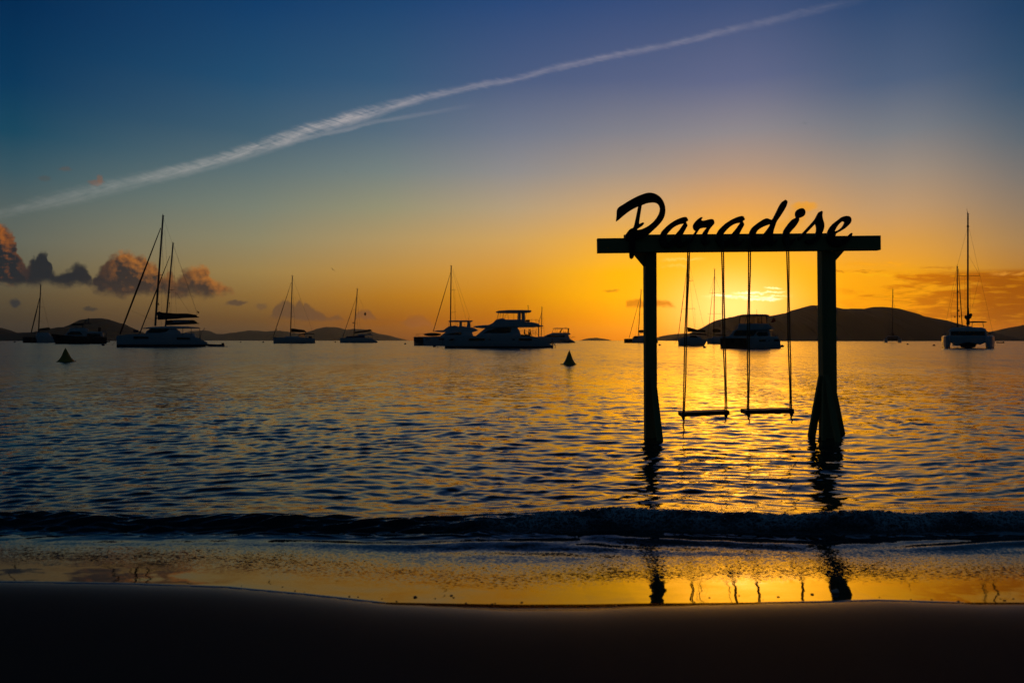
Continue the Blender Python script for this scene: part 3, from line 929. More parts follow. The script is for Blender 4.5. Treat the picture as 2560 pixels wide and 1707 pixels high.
# letters: (origin, scale, outline, holes) in the coordinates of a tracing
R1 = (1480, 470, 7.84); R2 = (1640, 530, 11.76); R3 = (1780, 480, 9.2227); R4 = (1940, 500, 8.711)
A_O = [(100, 720), (130, 650), (180, 560), (270, 465), (400, 350), (560, 250), (720, 180), (850, 153), (900, 178), (930, 235), (935, 265), (890, 295), (880, 320), (902, 365), (915, 410), (880, 480), (780, 670), (735, 760), (725, 860), (760, 915), (830, 890), (905, 820), (915, 870), (810, 1000), (700, 1040), (620, 1000), (590, 920), (480, 1015), (330, 1060), (190, 1020), (120, 920), (92, 810)]
A_H = [(820, 340), (720, 358), (600, 408), (480, 488), (380, 590), (310, 680), (290, 770), (305, 870), (380, 910), (470, 800), (570, 665), (700, 510)]
LET = [
    ('P', R1, [(470, 660), (484, 530), (500, 405), (620, 320), (750, 240), (900, 163), (1040, 112), (1130, 100), (1230, 120), (1320, 175), (1390, 265), (1425, 370), (1432, 460), (1415, 560), (1370, 650), (1290, 745), (1200, 830), (1100, 920), (1020, 975), (940, 995), (850, 1005), (842, 1200), (828, 1300), (805, 1375), (775, 1395), (745, 1375), (732, 1300), (738, 1150), (745, 1040), (690, 1030), (655, 980), (660, 920), (690, 870), (740, 810), (815, 765), (860, 590), (907, 362), (800, 415), (700, 480), (600, 560), (520, 630)],
     [[(972, 340), (1060, 305), (1150, 287), (1240, 288), (1300, 320), (1330, 385), (1328, 450), (1300, 530), (1240, 620), (1160, 700), (1060, 770), (960, 815), (882, 830), (885, 812), (930, 780), (990, 740), (1018, 702), (1010, 682), (980, 682), (918, 712), (925, 640), (950, 480)]]),
    ('a', R2, A_O, [A_H]),
    ('r', R2, [(1090, 400), (1130, 320), (1220, 220), (1310, 160), (1365, 165), (1318, 245), (1350, 265), (1450, 250), (1560, 222), (1655, 220), (1690, 260), (1705, 330), (1690, 370), (1620, 450), (1560, 530), (1500, 660), (1465, 780), (1480, 870), (1590, 840), (1570, 900), (1450, 980), (1370, 940), (1345, 850), (1360, 660), (1420, 550), (1492, 460), (1400, 465), (1300, 490), (1260, 525), (1165, 670), (1060, 850), (980, 970), (930, 960), (1000, 820), (1090, 665), (1168, 560), (1120, 525), (1092, 460)], []),
    ('a', (1781.5, 527.7, 11.76), A_O, [A_H]),
    ('d', R3, [(858, 970), (880, 900), (930, 820), (1030, 735), (1130, 665), (1200, 625), (1260, 615), (1320, 635), (1375, 655), (1420, 590), (1480, 470), (1560, 310), (1620, 225), (1680, 185), (1718, 212), (1725, 260), (1690, 360), (1620, 480), (1540, 600), (1480, 690), (1440, 800), (1410, 900), (1392, 1000), (1390, 1080), (1420, 1130), (1510, 1080), (1500, 1130), (1420, 1215), (1330, 1225), (1270, 1165), (1180, 1240), (1030, 1260), (900, 1200), (852, 1090)],
     [[(1350, 742), (1280, 765), (1170, 810), (1070, 870), (1020, 925), (1000, 990), (1010, 1080), (1080, 1105), (1150, 1030), (1190, 970), (1270, 870), (1325, 790)]]),
    ('i', R4, [(152, 740), (170, 665), (240, 560), (330, 450), (400, 400), (440, 384), (425, 345), (422, 290), (445, 235), (500, 195), (560, 186), (605, 210), (628, 265), (615, 330), (570, 372), (520, 390), (488, 392), (495, 440), (450, 530), (380, 620), (285, 730), (268, 820), (300, 890), (410, 840), (400, 890), (310, 980), (220, 990), (160, 920), (142, 820)], []),
    ('s', R4, [(560, 738), (700, 590), (840, 430), (890, 340), (940, 260), (980, 243), (1002, 262), (995, 350), (1010, 430), (1035, 520), (1035, 610), (1010, 690), (985, 735), (940, 840), (850, 930), (720, 960), (630, 920), (650, 865), (760, 870), (835, 810), (865, 730), (882, 640), (872, 560), (855, 512), (760, 610), (650, 725), (560, 830), (500, 885), (470, 840)], []),
    ('e', R4, [(1112, 750), (1130, 680), (1180, 590), (1260, 505), (1360, 430), (1430, 375), (1500, 355), (1580, 362), (1620, 400), (1625, 470), (1590, 530), (1500, 615), (1400, 680), (1300, 735), (1285, 775), (1265, 810), (1290, 870), (1400, 885), (1520, 820), (1640, 718), (1648, 745), (1625, 810), (1560, 900), (1420, 1000), (1260, 1010), (1150, 940), (1102, 840)],
     [[(1265, 692), (1290, 630), (1350, 540), (1420, 480), (1470, 465), (1496, 482), (1480, 530), (1430, 600), (1350, 660)]]),
]


def smooth_ring(pts, n=3):
    """rounds a traced outline a little, keeping sharp corners"""
    out = []
    m_ = len(pts)
    for i in range(m_):
        p0, p1, p2, p3 = [Vector(pts[(i + k) % m_]) for k in (-1, 0, 1, 2)]
        out.append(tuple(p1))
        c1 = (p1 - p0).angle(p2 - p1, 0); c2 = (p2 - p1).angle(p3 - p2, 0)
        if c1 > 1.0 or c2 > 1.0:
            continue
        for k in range(1, n):
            t = k / n
            q = .5 * ((2 * p1) + (p2 - p0) * t + (2 * p0 - 5 * p1 + 4 * p2 - p3) * t * t + (3 * p1 - p0 - 3 * p2 + p3) * t ** 3)
            out.append(tuple(q))
    return out


dl = DF - .13 - .045 - .022       # letters stand on the front face of the beam
for idx_, (ch, (ox, oy, sc_), outl, holes) in enumerate(LET):
    cu = bpy.data.curves.new('letter', 'CURVE')
    cu.dimensions = '2D'
    cu.fill_mode = 'BOTH'
    cu.extrude = .02
    cu.bevel_depth = .0
    for ring in [outl] + holes:
        rp = smooth_ring([Vector((ox + a / sc_, oy + b / sc_)) for a, b in ring])
        sp_l = cu.splines.new('POLY')
        sp_l.points.add(len(rp) - 1)
        for k_, p in enumerate(rp):
            w = L(p[0], p[1], dl)
            sp_l.points[k_].co = (w.x, w.z, 0, 1)
        sp_l.use_cyclic_u = True
    tmp = bpy.data.objects.new('tmp', cu)
    ml = bpy.data.meshes.new_from_object(tmp)
    ml.name = 'letter'
    ml.transform(Matrix.Translation((0, dl - DF, 0)) @ Matrix.Rotation(math.radians(90), 4, 'X'))
    ml.materials.clear(); ml.materials.append(M['letter'])
    lo = bpy.data.objects.new('letter', ml)
    C.objects.link(lo)
    lo.parent = frame
    lo['label'] = 'letter %s of the painted word on the beam' % ch
    bpy.data.objects.remove(tmp)


# ------------------------------------------------------------------ swings
def rope_pts(a, b, n):
    return [a.lerp(b, i / (n - 1)) for i in range(n)]


def swing(label, lt, lb, rt, rb, seat_l, seat_r, tails):
    """lt/lb/rt/rb: rope ends, seat_l/seat_r seat ends (photo pixels)"""
    ds = DF - .2
    o = Vector((at((seat_l[0] + seat_r[0]) / 2, HZ, ds).x, ds, 0))
    root = empty('swing', o)
    tag(root, label, 'swing', 'swings hanging from the timber frame')
    P = lambda px, py, d=ds: at(px, py, d) - o
    a, b = P(*seat_l), P(*seat_r)
    mb.beam(a + Vector((0, .07, 0)), b + Vector((0, .07, 0)), .05, .20)
    mb.build('seat', M['seat'], root)
    for (tp, bt, se, tail) in ((lt, lb, seat_l, tails[0]), (rt, rb, seat_r, tails[1])):
        p0 = P(tp[0], tp[1], ds - .02); p1 = P(bt[0], bt[1], ds + .02)
        ln = (p0 - p1).length
        n = int(ln / .0085)
        m2 = MB()
        ax = (p1 - p0).normalized(); u = ax.cross(Vector((0, 1, 0))).normalized(); w = ax.cross(u)
        for s_ in (0, math.pi):
            pts = []; rr = []
            for i in range(n + 1):
                t = i / n
                # two laid strands lying side by side, each with its own lay
                open_ = .0105 + .003 * math.sin(t * 9 + s_)
                th = .55 * math.sin(t * 11 + tp[0]) + s_
                pts.append(p0 + ax * (ln * t) + u * math.cos(th) * open_ + w * math.sin(th) * open_)
                rr.append(.0078 + .0017 * math.sin(i * 2.1))
            m2.tube(pts, rr, 6)
        m2.build('rope', M['rope'], root, smooth=True)
        m2 = MB()
        m2.tube([p0 + Vector((.014 * math.cos(a), -.004, .014 * math.sin(a) + .004)) for a in np.linspace(0, 2 * math.pi, 13)], .0035, 6)
        m2.tube([p0 + Vector((0, -.006, .018)), p0 + Vector((0, .04, .018))], .005, 6)
        m2.build('eye_bolt', M['steel'], root, smooth=True)
        m2 = MB()
        e = p1
        m2.ell((e.x, e.y, e.z - .004), (.024, .026, .034), 10, 8, .12)
        m2.ell((e.x + (.006 if tail[0] > bt[0] else -.004), e.y - .01, e.z - .036), (.02, .022, .024), 10, 8, .12)
        m2.ell((e.x + (.014 if se is seat_r else -.014), e.y, e.z - .012), (.022, .03, .02), 10, 8, .12)
        m2.build('knot', M['rope'], root, smooth=True)
        m2 = MB()
        q0 = Vector((e.x, e.y - .005, e.z - .04)); q1 = P(tail[0], tail[1], ds)
        nn2 = 14
        m2.tube([q0.lerp(q1, i / nn2) + Vector((.006 * math.sin(i * .9), 0, 0)) * min(1, i / 3) for i in range(nn2 + 1)], [.011 - .005 * i / nn2 + .001 * math.sin(i * 2.3) for i in range(nn2 + 1)], 6)
        m2.build('rope_tail', M['rope'], root, smooth=True)
    return root


swing('left swing with thick plank seat, its long loose rope end touching the water', (1722, 596), (1709, 1037), (1805, 597), (1815, 1032), (1704, 1036), (1822, 1031), [(1709, 1094), (1813, 1058)])
swing('right swing with slimmer plank seat between double ropes, its rope ends short', (1873.5, 597), (1870, 1031), (1968, 600), (1977, 1028), (1863, 1030), (1983, 1027), [(1875, 1059), (1981, 1059)])


# ------------------------------------------------------------------ boats
class Boat:
    def __init__(s, name, label, cat, px0, D, group=None, rz=0.0):
        s.D = D
        s.o = Vector((at(px0, HZ, D).x, D, 0))
        s.r = Vector((s.o.x, s.o.y, 0)).normalized()
        s.t = Vector((s.r.y, -s.r.x, 0))
        s.root = empty(name, s.o, -math.atan2(s.r.x, s.r.y))
        tag(s.root, label, cat, group)
        s.k = D / F

    def P(s, px, py, y=0.0):
        """photo pixel -> local point, at depth offset y"""
        d = Vector(((px - 1280) / F, 1, (HZ - py) / F))
        k = (s.o.dot(s.r) + y) / d.dot(s.r)
        p = Vector((0, 0, CH)) + d * k
        return ((p - s.o).dot(s.t), y, p.z)

    def prof(s, name, m, pts, y0, y1, inset=0.0, parent=None):
        b = MB()
        ym = y0 if abs(y0) < abs(y1) or y0 < 0 else y0
        q = [s.P(a, c, y0) for a, c in pts]
        b.poly_y([(p[0], p[2]) for p in q], y0, y1, inset)
        return b.build(name, m, parent or s.root)

    def rod(s, name, m, pts, r, parent=None, n=6):
        b = MB()
        b.tube([s.P(*p) for p in pts], r, n)
        return b.build(name, m, parent or s.root, smooth=True)

    def rods(s, name, m, lines, r, parent=None, n=4):
        if name in ('cockpit_post', 'roof_post', 'davit', 'steps', 'spreader', 'stanchion', 'platform_rail', 'stern_rail', 'bow_rail', 'hardtop_post', 'canopy_frame', 'bimini_frame', 'mast_radar'):
            for pts in lines:
                o = s.rod(name, m, pts, r, parent, n)
            return o
        b = MB()
        for pts in lines:
            b.tube([s.P(*p) for p in pts], r, n)
        return b.build(name, m, parent or s.root)

    def hull(s, name, m, sheer, wl, hb, y=0.0, stern=0.85, parent=None, bowfull=.6, wpy=None):
        """sheer: [(px,py)] bow -> stern along the deck edge; wl: (bow px, stern px) at the water"""
        n = 16
        vs, fs = [], []
        xs = [p[0] for p in sheer]; ys = [p[1] for p in sheer]
        rev = xs[0] > xs[-1]
        for i in range(n + 1):
            t = i / n
            xt = xs[0] + (xs[-1] - xs[0]) * t
            py = float(np.interp(xt, xs[::-1], ys[::-1])) if rev else float(np.interp(xt, xs, ys))
            xw = wl[0] + (wl[1] - wl[0]) * t
            if t < .45: bm = (1 - (1 - t / .45) ** 2) ** bowfull
            else: bm = 1 - (1 - stern) * ((t - .45) / .55) ** 1.5
            bm = max(.03, bm) * hb
            top = Vector(s.P(xt, py, y)); bot = Vector((s.P(xw, HZ, y)[0], y, 0.0))
            zt = top.z
            ring = [(-1.0, 1.0), (-1.0, .72), (-.96, .38), (-.82, .06), (-.55, -.12), (0, -.22), (.55, -.12), (.82, .06), (.96, .38), (1.0, .72), (1.0, 1.0)]
            for a, f in ring:
                xx = bot.x + (top.x - bot.x) * max(f, 0)
                vs.append((xx, y + a * bm, zt * f))
        k = 11
        for i in range(n):
            for j in range(k - 1):
                a = i * k + j
                fs.append([a, a + 1, a + k + 1, a + k])
            fs.append([i * k + k - 1, i * k, (i + 1) * k, (i + 1) * k + k - 1])
        fs.append(list(range(k))); fs.append([n * k + j for j in range(k)][::-1])
        b = MB(); b.addm(vs, fs)
        return b.build(name, m, parent or s.root, smooth=False)


def rig(B, mast, y, r, fore=None, shrouds=(), spread=(), back=None, thick_fore=0.0):
    """mast: ((px,py) foot, (px,py) head); the rest are wires in pixels"""
    (fx, fy), (hx, hy) = mast
    mo = B.rod('mast', M['alu'], [(fx, fy, y), (hx, hy, y)], [r, r * .8], n=8)
    if spread:
        B.rods('spreader', M['alu'], [[(a, b, y), (c, d, y)] for a, b, c, d in spread], r * .3, parent=mo)
    B.rods('masthead_fitting', M['alu'], [[(hx - 3, hy - .5, y), (hx + 3.5, hy + .5, y)], [(hx - .5, hy, y), (hx - .5, hy - 4, y)]], r * .28, parent=mo)
    if fore:
        B.rod('furled_headsail', M['canvas'], [(fore[0], fore[1], y), ((fore[0] + fore[2]) / 2, (fore[1] + fore[3]) / 2, y), (fore[2], fore[3], y)], [thick_fore, thick_fore * 1.15, thick_fore * .5] if thick_fore else .03)
    if shrouds:
        B.rods('rigging', M['wire'], [[(a, b, y - .0), (c, d, y)] for a, b, c, d in shrouds], max(.012, B.D * .00013), n=4)
    return mo


# --- the big white sailing catamaran, left
B = Boat('sailing_catamaran', 'large white sailing catamaran with the tallest mast, long dark boom bag and dinghy astern', 'catamaran', 402, 128, 'boats moored in the bay')
sheerC = [(291, 839), (330, 835), (380, 834), (440, 836), (480, 840), (500, 846), (516, 857)]
for yy in (0, 5.6):
    h_ = B.hull('hull', M['white'], sheerC, (291.5, 514), .85, yy, wpy=864)
    B.prof('boot_stripe', M['boot'], [(291, 861), (515, 861), (514, 865.5), (292, 865.5)], yy - .865, yy + .865, parent=h_)
B.prof('bridge_deck', M['white'], [(322, 838), (480, 838), (478, 850), (330, 850)], .3, 5.3)
B.prof('cabin', M['white'], [(361, 835), (367, 827), (376, 821), (440, 821), (447, 826), (447, 838), (361, 838)], .35, 5.2, .12)
B.prof('cabin_window', M['glass'], [(366, 832), (378, 821.8), (424, 821.8), (416, 829), (400, 832)], .30, 5.26)
B.prof('hull_window', M['glass'], [(334, 840.5), (371, 841.5), (371, 846.5), (334, 846)], -.875, -.7)
B.prof('hull_window', M['glass'], [(442, 843), (475, 844), (475, 848.5), (442, 848.5)], -.875, -.7)
B.prof('hardtop', M['deck'], [(352, 820.5), (380, 817), (430, 815), (470, 816), (499, 818.5), (500, 820), (440, 821.2), (360, 820.8)], .1, 5.5, .05)
B.rods('cockpit_post', M['steel'], [[(499, 819, .3), (499, 848, .3)], [(499, 819, 5.2), (499, 848, 5.2)], [(478, 819, .3), (478, 838, .3)], [(457, 819, .3), (457, 838, .3)]], .06)
B.prof('cockpit_seat', M['deck'], [(447, 832), (486, 833), (490, 843), (447, 843)], .8, 5.0, .1)
B.rods('davit', M['steel'], [[(500, 848, .6), (503, 832, .6), (512, 820, .6)], [(500, 848, 4.8), (503, 832, 4.8), (512, 820, 4.8)]], .07)
B.rods('steps', M['white'], [[(497, 848, 0), (518, 858, 0)], [(497, 848, 5.6), (518, 858, 5.6)]], .22)
rig(B, ((388, 815), (408, 539)), 2.6, .20, fore=(300, 835, 402, 570), thick_fore=.15,
    shrouds=[(408, 542, 403, 835), (409, 545, 493, 785), (402, 575, 412, 700), (412, 575, 428, 815), (328, 776, 388, 803), (404, 690, 431, 815)],
    spread=[(391, 690, 407, 687), (397, 688, 401, 688)])
bm = B.rod('boom', M['alu'], [(389, 796, 2.6), (497, 792.5, 2.6)], .12)
B.prof('sail_bag', M['canvas'], [(392, 781), (398, 778.5), (405, 781), (440, 783.5), (466, 783.5), (492, 787), (493, 792), (440, 797), (395, 799.5)], 2.35, 2.85, .06)
B.rods('flag_halyard', M['wire'], [[(396.5, 700, 2.6), (396.5, 781, 2.6)]], .012)
B.prof('pennant', M['canvas'], [(396, 756), (399, 763), (394.5, 762)], 2.58, 2.62)
B.prof('ensign', M['flag'], [(493, 777), (498, 779.5), (497.5, 784), (493.5, 781)], 2.6, 2.64)
B.rods('bow_rail', M['steel'], [[(300, 838, -.6), (300, 829, -.6), (361, 829, -.6), (361, 836, -.6)], [(330, 836, -.6), (330, 829, -.6)]], .018)
B.prof('towel', M['blue'], [(333, 824.5), (346, 824.5), (345, 830.5), (334, 830.5)], -.6, -.57)
B.rods('bridle', M['wire'], [[(291, 851, 0), (280, 863.5, -.5)]], .03)

B = Boat('sailing_catamaran', 'second catamaran mostly hidden behind the largest one, its shorter mast carrying small flags', 'catamaran', 420, 150, 'boats moored in the bay')
for yy in (0, 6.0):
    B.hull('hull', M['white'], [(315, 843), (400, 840), (470, 843), (506, 852)], (316, 505), .8, yy)
B.prof('bridge_deck', M['white'], [(345, 842), (480, 842), (478, 851), (350, 851)], .3, 5.7)
B.prof('cabin', M['white'], [(385, 842), (396, 828), (450, 827), (456, 842)], .6, 5.4, .1)
rig(B, ((413, 826), (433, 608)), 3, .19, fore=(349, 834, 425, 640), thick_fore=.12,
    shrouds=[(433, 610, 426, 830), (434, 612, 494, 785), (434, 640, 442, 800), (440, 730, 476, 785)], spread=[(421, 725, 436, 724)])
B.rod('boom', M['alu'], [(416, 812, 3), (497, 808.5, 3)], .12)
B.prof('sail_bag', M['canvas'], [(415, 801), (440, 799.5), (485, 800), (492, 805), (494, 809), (440, 811), (415, 812)], 2.7, 3.3, .06)
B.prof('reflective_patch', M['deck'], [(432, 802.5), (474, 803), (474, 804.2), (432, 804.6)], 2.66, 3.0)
for a, b in ((425, 731), (424, 757), (424, 761), (423.5, 766)):
    B.prof('pennant', M['canvas'], [(a - 1.8, b - 1.4), (a + 1.8, b - .2), (a - 1.2, b + 1.6)], 2.98, 3.02)

# --- far left catamaran
B = Boat('sailing_catamaran', 'small distant catamaran at the far left with dark boom cover', 'catamaran', 96, 360, 'boats moored in the bay')
B.hull('hull', M['navy'], [(56, 842.5), (75, 842), (92, 843)], (57, 92), 1.3, 0)
B.hull('hull', M['white'], [(91, 840), (110, 839), (128, 840), (142, 848)], (92, 142), 1.2, -5)
B.prof('bridge_deck', M['white'], [(88, 836), (125, 835), (130, 848), (90, 848)], -4.5, .5, .2)
B.prof('cabin', M['white'], [(92, 832), (123, 831), (125, 837), (92, 838)], -4, 0, .2)
B.prof('window', M['glass'], [(93, 835.5), (123, 835), (123, 839), (93, 839)], -4.1, -3.7)
rig(B, ((96, 838), (102, 713)), -2, .3, fore=(78, 832, 100, 742), thick_fore=.28, shrouds=[(102, 730, 124, 828)], spread=[(94, 767, 108, 767), (91, 803, 106, 803)])
B.prof('sail_bag', M['canvas'], [(94, 824), (102, 820.5), (124, 818), (125, 824.5), (96, 827.5)], -2.6, -1.4, .1)

# --- dark motor yacht
B = Boat('motor_yacht', 'dark-hulled motor yacht with white upper deck, left of the largest catamaran', 'motor yacht', 190, 245, 'boats moored in the bay')
B.hull('hull', M['navy'], [(127, 834), (150, 837), (190, 840), (230, 842), (267, 842.5)], (141, 266), 2.6, 0, .9)
B.prof('deckhouse', M['white'], [(162, 837), (172, 828), (180, 824), (212, 824), (222, 829), (256, 829), (260, 842), (162, 840)], -2.0, 2.0, .2)
B.prof('window', M['glass'], [(168, 834), (176, 829), (200, 829), (207, 837), (170, 837)], -2.03, 2.03)
B.prof('window', M['glass'], [(217, 834), (250, 834), (253, 842), (217, 842)], -2.03, 2.03)
B.prof('flybridge', M['white'], [(170, 826), (177, 820), (210, 819.5), (222, 824), (222, 826), (185, 828)], -1.8, 1.8, .15)
B.prof('canopy', M['canvas'], [(178, 811), (182, 809), (208, 809.5), (211, 813), (179, 813.5)], -1.6, 1.6, .1)
B.rods('canopy_frame', M['steel'], [[(179, 813, -1.5), (177, 821, -1.5)], [(190, 813, -1.5), (191, 821, -1.5)], [(200, 813, -1.5), (199, 821, -1.5)], [(209, 813, -1.5), (210, 821, -1.5)]], .07)
B.rods('radar_arch', M['alu'], [[(203, 808.5, 0), (228, 808.5, 0)], [(213, 808, 0), (213, 801.5, 0)], [(211, 801.5, 0), (217, 801, 0)], [(221, 808, 0), (221, 795, 0)], [(206, 820, 0), (208, 808.5, 0)]], .22)
B.prof('ensign', M['canvas'], [(246, 818), (253, 819), (252, 830), (245, 829)], -.1, .1)
B.rods('stern_rail', M['steel'], [[(246, 830, -1.8), (265, 829, -1.8), (266, 842, -1.8)], [(250, 826, 0), (270, 832, 0)]], .08)
B.prof('swim_platform', M['navy'], [(266, 853), (275, 853), (275, 855.5), (266, 855.5)], -2.0, 2.0)
B.rods('platform_rail', M['steel'], [[(274, 854, -1.6), (274.5, 846, -1.6)], [(269, 854, -1.6), (269.5, 848, -1.6)]], .1)

# --- monohull yacht
B = Boat('sailing_yacht', 'single-hulled sailing yacht with dark boom cover and curved sprayhood', 'sailing yacht', 733, 285, 'boats moored in the bay')
B.hull('hull', M['white'], [(682.5, 843), (700, 843.5), (740, 843.5), (775, 844.5), (787, 847)], (684, 788), 2.1, 0, .8)
B.prof('bowsprit', M['alu'], [(678, 842.5), (690, 842), (690, 844), (680, 843.6)], -.2, .2)
B.prof('coachroof', M['deck'], [(712, 843.5), (714, 841), (724, 841), (745, 841), (752, 843), (752, 845), (712, 845)], -1.3, 1.3, .1)
B.prof('sprayhood', M['clear'], [(744, 842), (749, 837), (754, 834), (762, 834), (762, 843)], -1.2, 1.2, .15)
B.rods('sprayhood_frame', M['canvas'], [[(744, 842, -1.2), (749, 837, -1.2), (755, 833.5, -1.2), (762, 833, -1.2)], [(763, 833.5, -1.2), (761, 838, -1.2)]], .14)
B.prof('bimini', M['canvas'], [(754, 833.5), (762, 832.6), (776, 833), (785.5, 834.5), (786, 836), (775, 835.2), (756, 835)], -1.5, 1.5, .08)
B.rods('bimini_frame', M['steel'], [[(785.5, 835, -1.4), (786, 846, -1.4)], [(766, 834, -1.4), (765, 844, -1.4)], [(775, 834.5, -1.4), (778, 844, -1.4)]], .05)
B.prof('stern_gear', M['canvas'], [(772, 841), (780, 841), (780, 845), (772, 845)], -1, 1, .1)
rig(B, ((726, 843), (731, 690)), 0, .22, fore=(683.5, 841, 728.5, 706), thick_fore=.13, shrouds=[(731, 700, 738, 840), (732, 695, 786, 840), (691, 826, 715, 838)], spread=[(728, 746, 738, 746), (728, 791.5, 739, 791)])
B.prof('sail_bag', M['canvas'], [(728, 821.5), (732, 821), (761, 825), (764, 828), (767, 831), (728, 830.5)], -.35, .35, .08)
B.rods('boom_vang', M['wire'], [[(728, 839, 0), (737, 832, 0)]], .06)
B.prof('furling_clew', M['canvas'], [(690, 821), (693, 824), (691, 825.5), (688.5, 824)], -.1, .1)

# --- small catamaran with diamond shape in its rigging
B = Boat('sailing_catamaran', 'small catamaran with raised dark boom and a black diamond shape hanging in its rigging', 'catamaran', 893, 350, 'boats moored in the bay')
for yy in (-1, 5):
    B.hull('hull', M['white'], [(849.5, 844.5), (870, 844.5), (910, 844), (930, 846), (944, 854)], (850, 943), .95, yy)
B.prof('bridge_deck', M['white'], [(858, 845), (930, 845), (930, 852), (860, 852)], -.5, 4.5)
B.prof('cabin', M['blue'], [(863, 844), (866, 840.5), (885, 840), (905, 838), (912, 838), (912, 845), (863, 846)], -.4, 4.4, .15)
B.prof('hardtop', M['deck'], [(889, 838.5), (898, 835.5), (915, 835), (932, 836), (933, 837.5), (905, 838.5)], -.4, 4.4, .1)
B.rods('hardtop_post', M['steel'], [[(931, 837, 0), (930, 846, 0)], [(921, 837, 0), (921, 845, 0)]], .1)
B.prof('deck_gear', M['canvas'], [(918, 835), (920, 832.5), (923, 834), (926, 831.5), (929, 835)], 1, 2.5, .1)
rig(B, ((884.5, 840), (893.5, 722)), 2, .26, fore=(857, 842, 891, 743), thick_fore=.13, shrouds=[(893, 740, 901, 830), (893, 735, 909, 768), (889, 775, 897, 830)], spread=[(884, 774, 894, 774), (882, 808, 890, 809)])
B.rod('boom', M['alu'], [(886, 833.5, 2), (930, 826.5, 2)], .2)
B.prof('sail_bag', M['canvas'], [(887, 829), (905, 827), (924, 823), (928, 824), (929, 827), (905, 831), (888, 834)], 1.6, 2.4, .1)
B.prof('radar', M['white'], [(881.5, 805.5), (884.5, 805.5), (884.5, 808), (881.5, 808)], 1.6, 2.4, .1)
B.prof('day_shape', M['canvas'], [(913, 779.5), (915.8, 785), (913, 790), (909.8, 785)], 1.6, 2.4, .1)

# --- flybridge sailing catamaran partly behind the power catamaran
B = Boat('sailing_catamaran', 'catamaran with flybridge roof and tender on its bow, half hidden behind the big power catamaran', 'catamaran', 1130, 170, 'boats moored in the bay')
B.hull('hull', M['white'], [(1034, 842), (1080, 841), (1130, 840), (1190, 841), (1210, 850)], (1035.5, 1209), .9, 5.5)
B.hull('hull', M['white'], [(1058, 843), (1100, 841.5), (1150, 841), (1200, 842), (1222, 852)], (1059, 1220), .9, -1.0)
B.prof('bridge_deck', M['navy'], [(1036, 843), (1059, 843.5), (1200, 844), (1200, 857), (1060, 857), (1036, 855)], -.4, 5.2)
B.prof('cabin', M['white'], [(1098, 842), (1106, 836), (1116, 829), (1180, 829), (1184, 842)], -.4, 5.2, .12)
B.prof('cabin_window', M['glass'], [(1112, 837), (1130, 832.5), (1152, 829.5), (1155, 833), (1152, 837.5)], -.45, 5.25)
B.prof('foredeck_roof', M['deck'], [(1082, 828.5), (1092, 826), (1106, 825.2), (1122, 826), (1124, 830), (1098, 829.6)], -.3, 5.0, .06)
B.prof('flybridge', M['white'], [(1098, 830), (1110, 824), (1120, 816.5), (1124, 815.5), (1137, 813.5), (1146, 816), (1158, 815), (1168, 817), (1185, 819), (1196, 826), (1180, 831)], -.1, 4.8, .12)
B.prof('flybridge_roof', M['deck'], [(1120.5, 802.5), (1128, 801), (1165, 800.6), (1180, 801), (1182.5, 802.5), (1180, 804), (1128, 804)], .2, 4.6, .05)
B.rods('roof_post', M['alu'], [[(1123, 804, .3), (1121, 816, .3)], [(1127, 804, .3), (1128, 815, .3)], [(1142.5, 804, .3), (1143, 815, .3)], [(1162, 804, .3), (1162.5, 816, .3)], [(1176, 804, .3), (1178, 817, .3)]], .05)
B.prof('helm_console', M['white'], [(1149, 803), (1155, 804), (1155, 816), (1148, 816)], 1, 3.5, .1)
B.prof('wing_post', M['white'], [(1169, 804), (1175, 804), (1177, 819), (1167, 819)], .5, 4.5, .1)
rig(B, ((1126, 818), (1128, 665)), 2.5, .17, fore=(1083, 829, 1127, 680), thick_fore=.09, shrouds=[(1132, 672, 1175, 795), (1131, 690, 1139, 815), (1137, 724, 1139, 800), (1131, 676, 1166, 800)], spread=[(1129, 725, 1138, 724), (1128, 781, 1140, 780)])
B.rods('radio_aerial', M['wire'], [[(1171, 801, 2), (1171, 793, 2)]], .05)
B.rods('bow_rail', M['steel'], [[(1040, 843, 4.8), (1040.5, 834.3, 4.8), (1062, 834.3, 4.8)], [(1047, 843, 4.8), (1047, 834.3, 4.8)], [(1040, 838.5, 4.8), (1047, 838.5, 4.8)]], .04)
tb = MB(); cxx = B.P(1081, 836, 1.0)
tb.ell((cxx[0], 1.5, cxx[2]), (2.2, 1.0, .42), 14, 8)
tb.build('tender', M['rubber'], B.root, smooth=True)
B.prof('hull_window', M['glass'], [(1063, 847), (1075, 847.5), (1075, 849), (1064, 848.6)], -1.93, -1.6)
B.prof('hull_window', M['glass'], [(1096, 846), (1110, 846), (1110, 849.5), (1098, 849.5)], -1.93, -1.6)

# --- big power catamaran in the middle
B = Boat('power_catamaran', 'big two-deck power catamaran side-on in the middle of the bay', 'power catamaran', 1245, 110, 'boats moored in the bay')
sh = [(1111, 842), (1150, 840), (1220, 839), (1290, 839.5), (1330, 840), (1345, 844), (1362, 855), (1383, 864)]
for yy in (0, 5.8):
    h_ = B.hull('hull', M['white'], sh, (1112.5, 1382), .9, yy)
    B.prof('boot_stripe', M['boot'], [(1112, 865), (1383, 866), (1383, 870.5), (1112.5, 870.5)], yy - .915, yy + .915, parent=h_)
B.prof('bridge_deck', M['white'], [(1130, 842), (1345, 842), (1345, 856), (1135, 856)], .4, 5.4)
B.prof('cabin', M['white'], [(1189, 840), (1202, 829), (1215, 819), (1293, 817), (1299, 827), (1303, 840)], .1, 5.7, .12)
B.prof('cabin_window', M['glass'], [(1208, 832.5), (1221, 826), (1240, 821), (1262, 818.5), (1279, 817.5), (1276, 831), (1262, 832.8)], .06, 5.74)
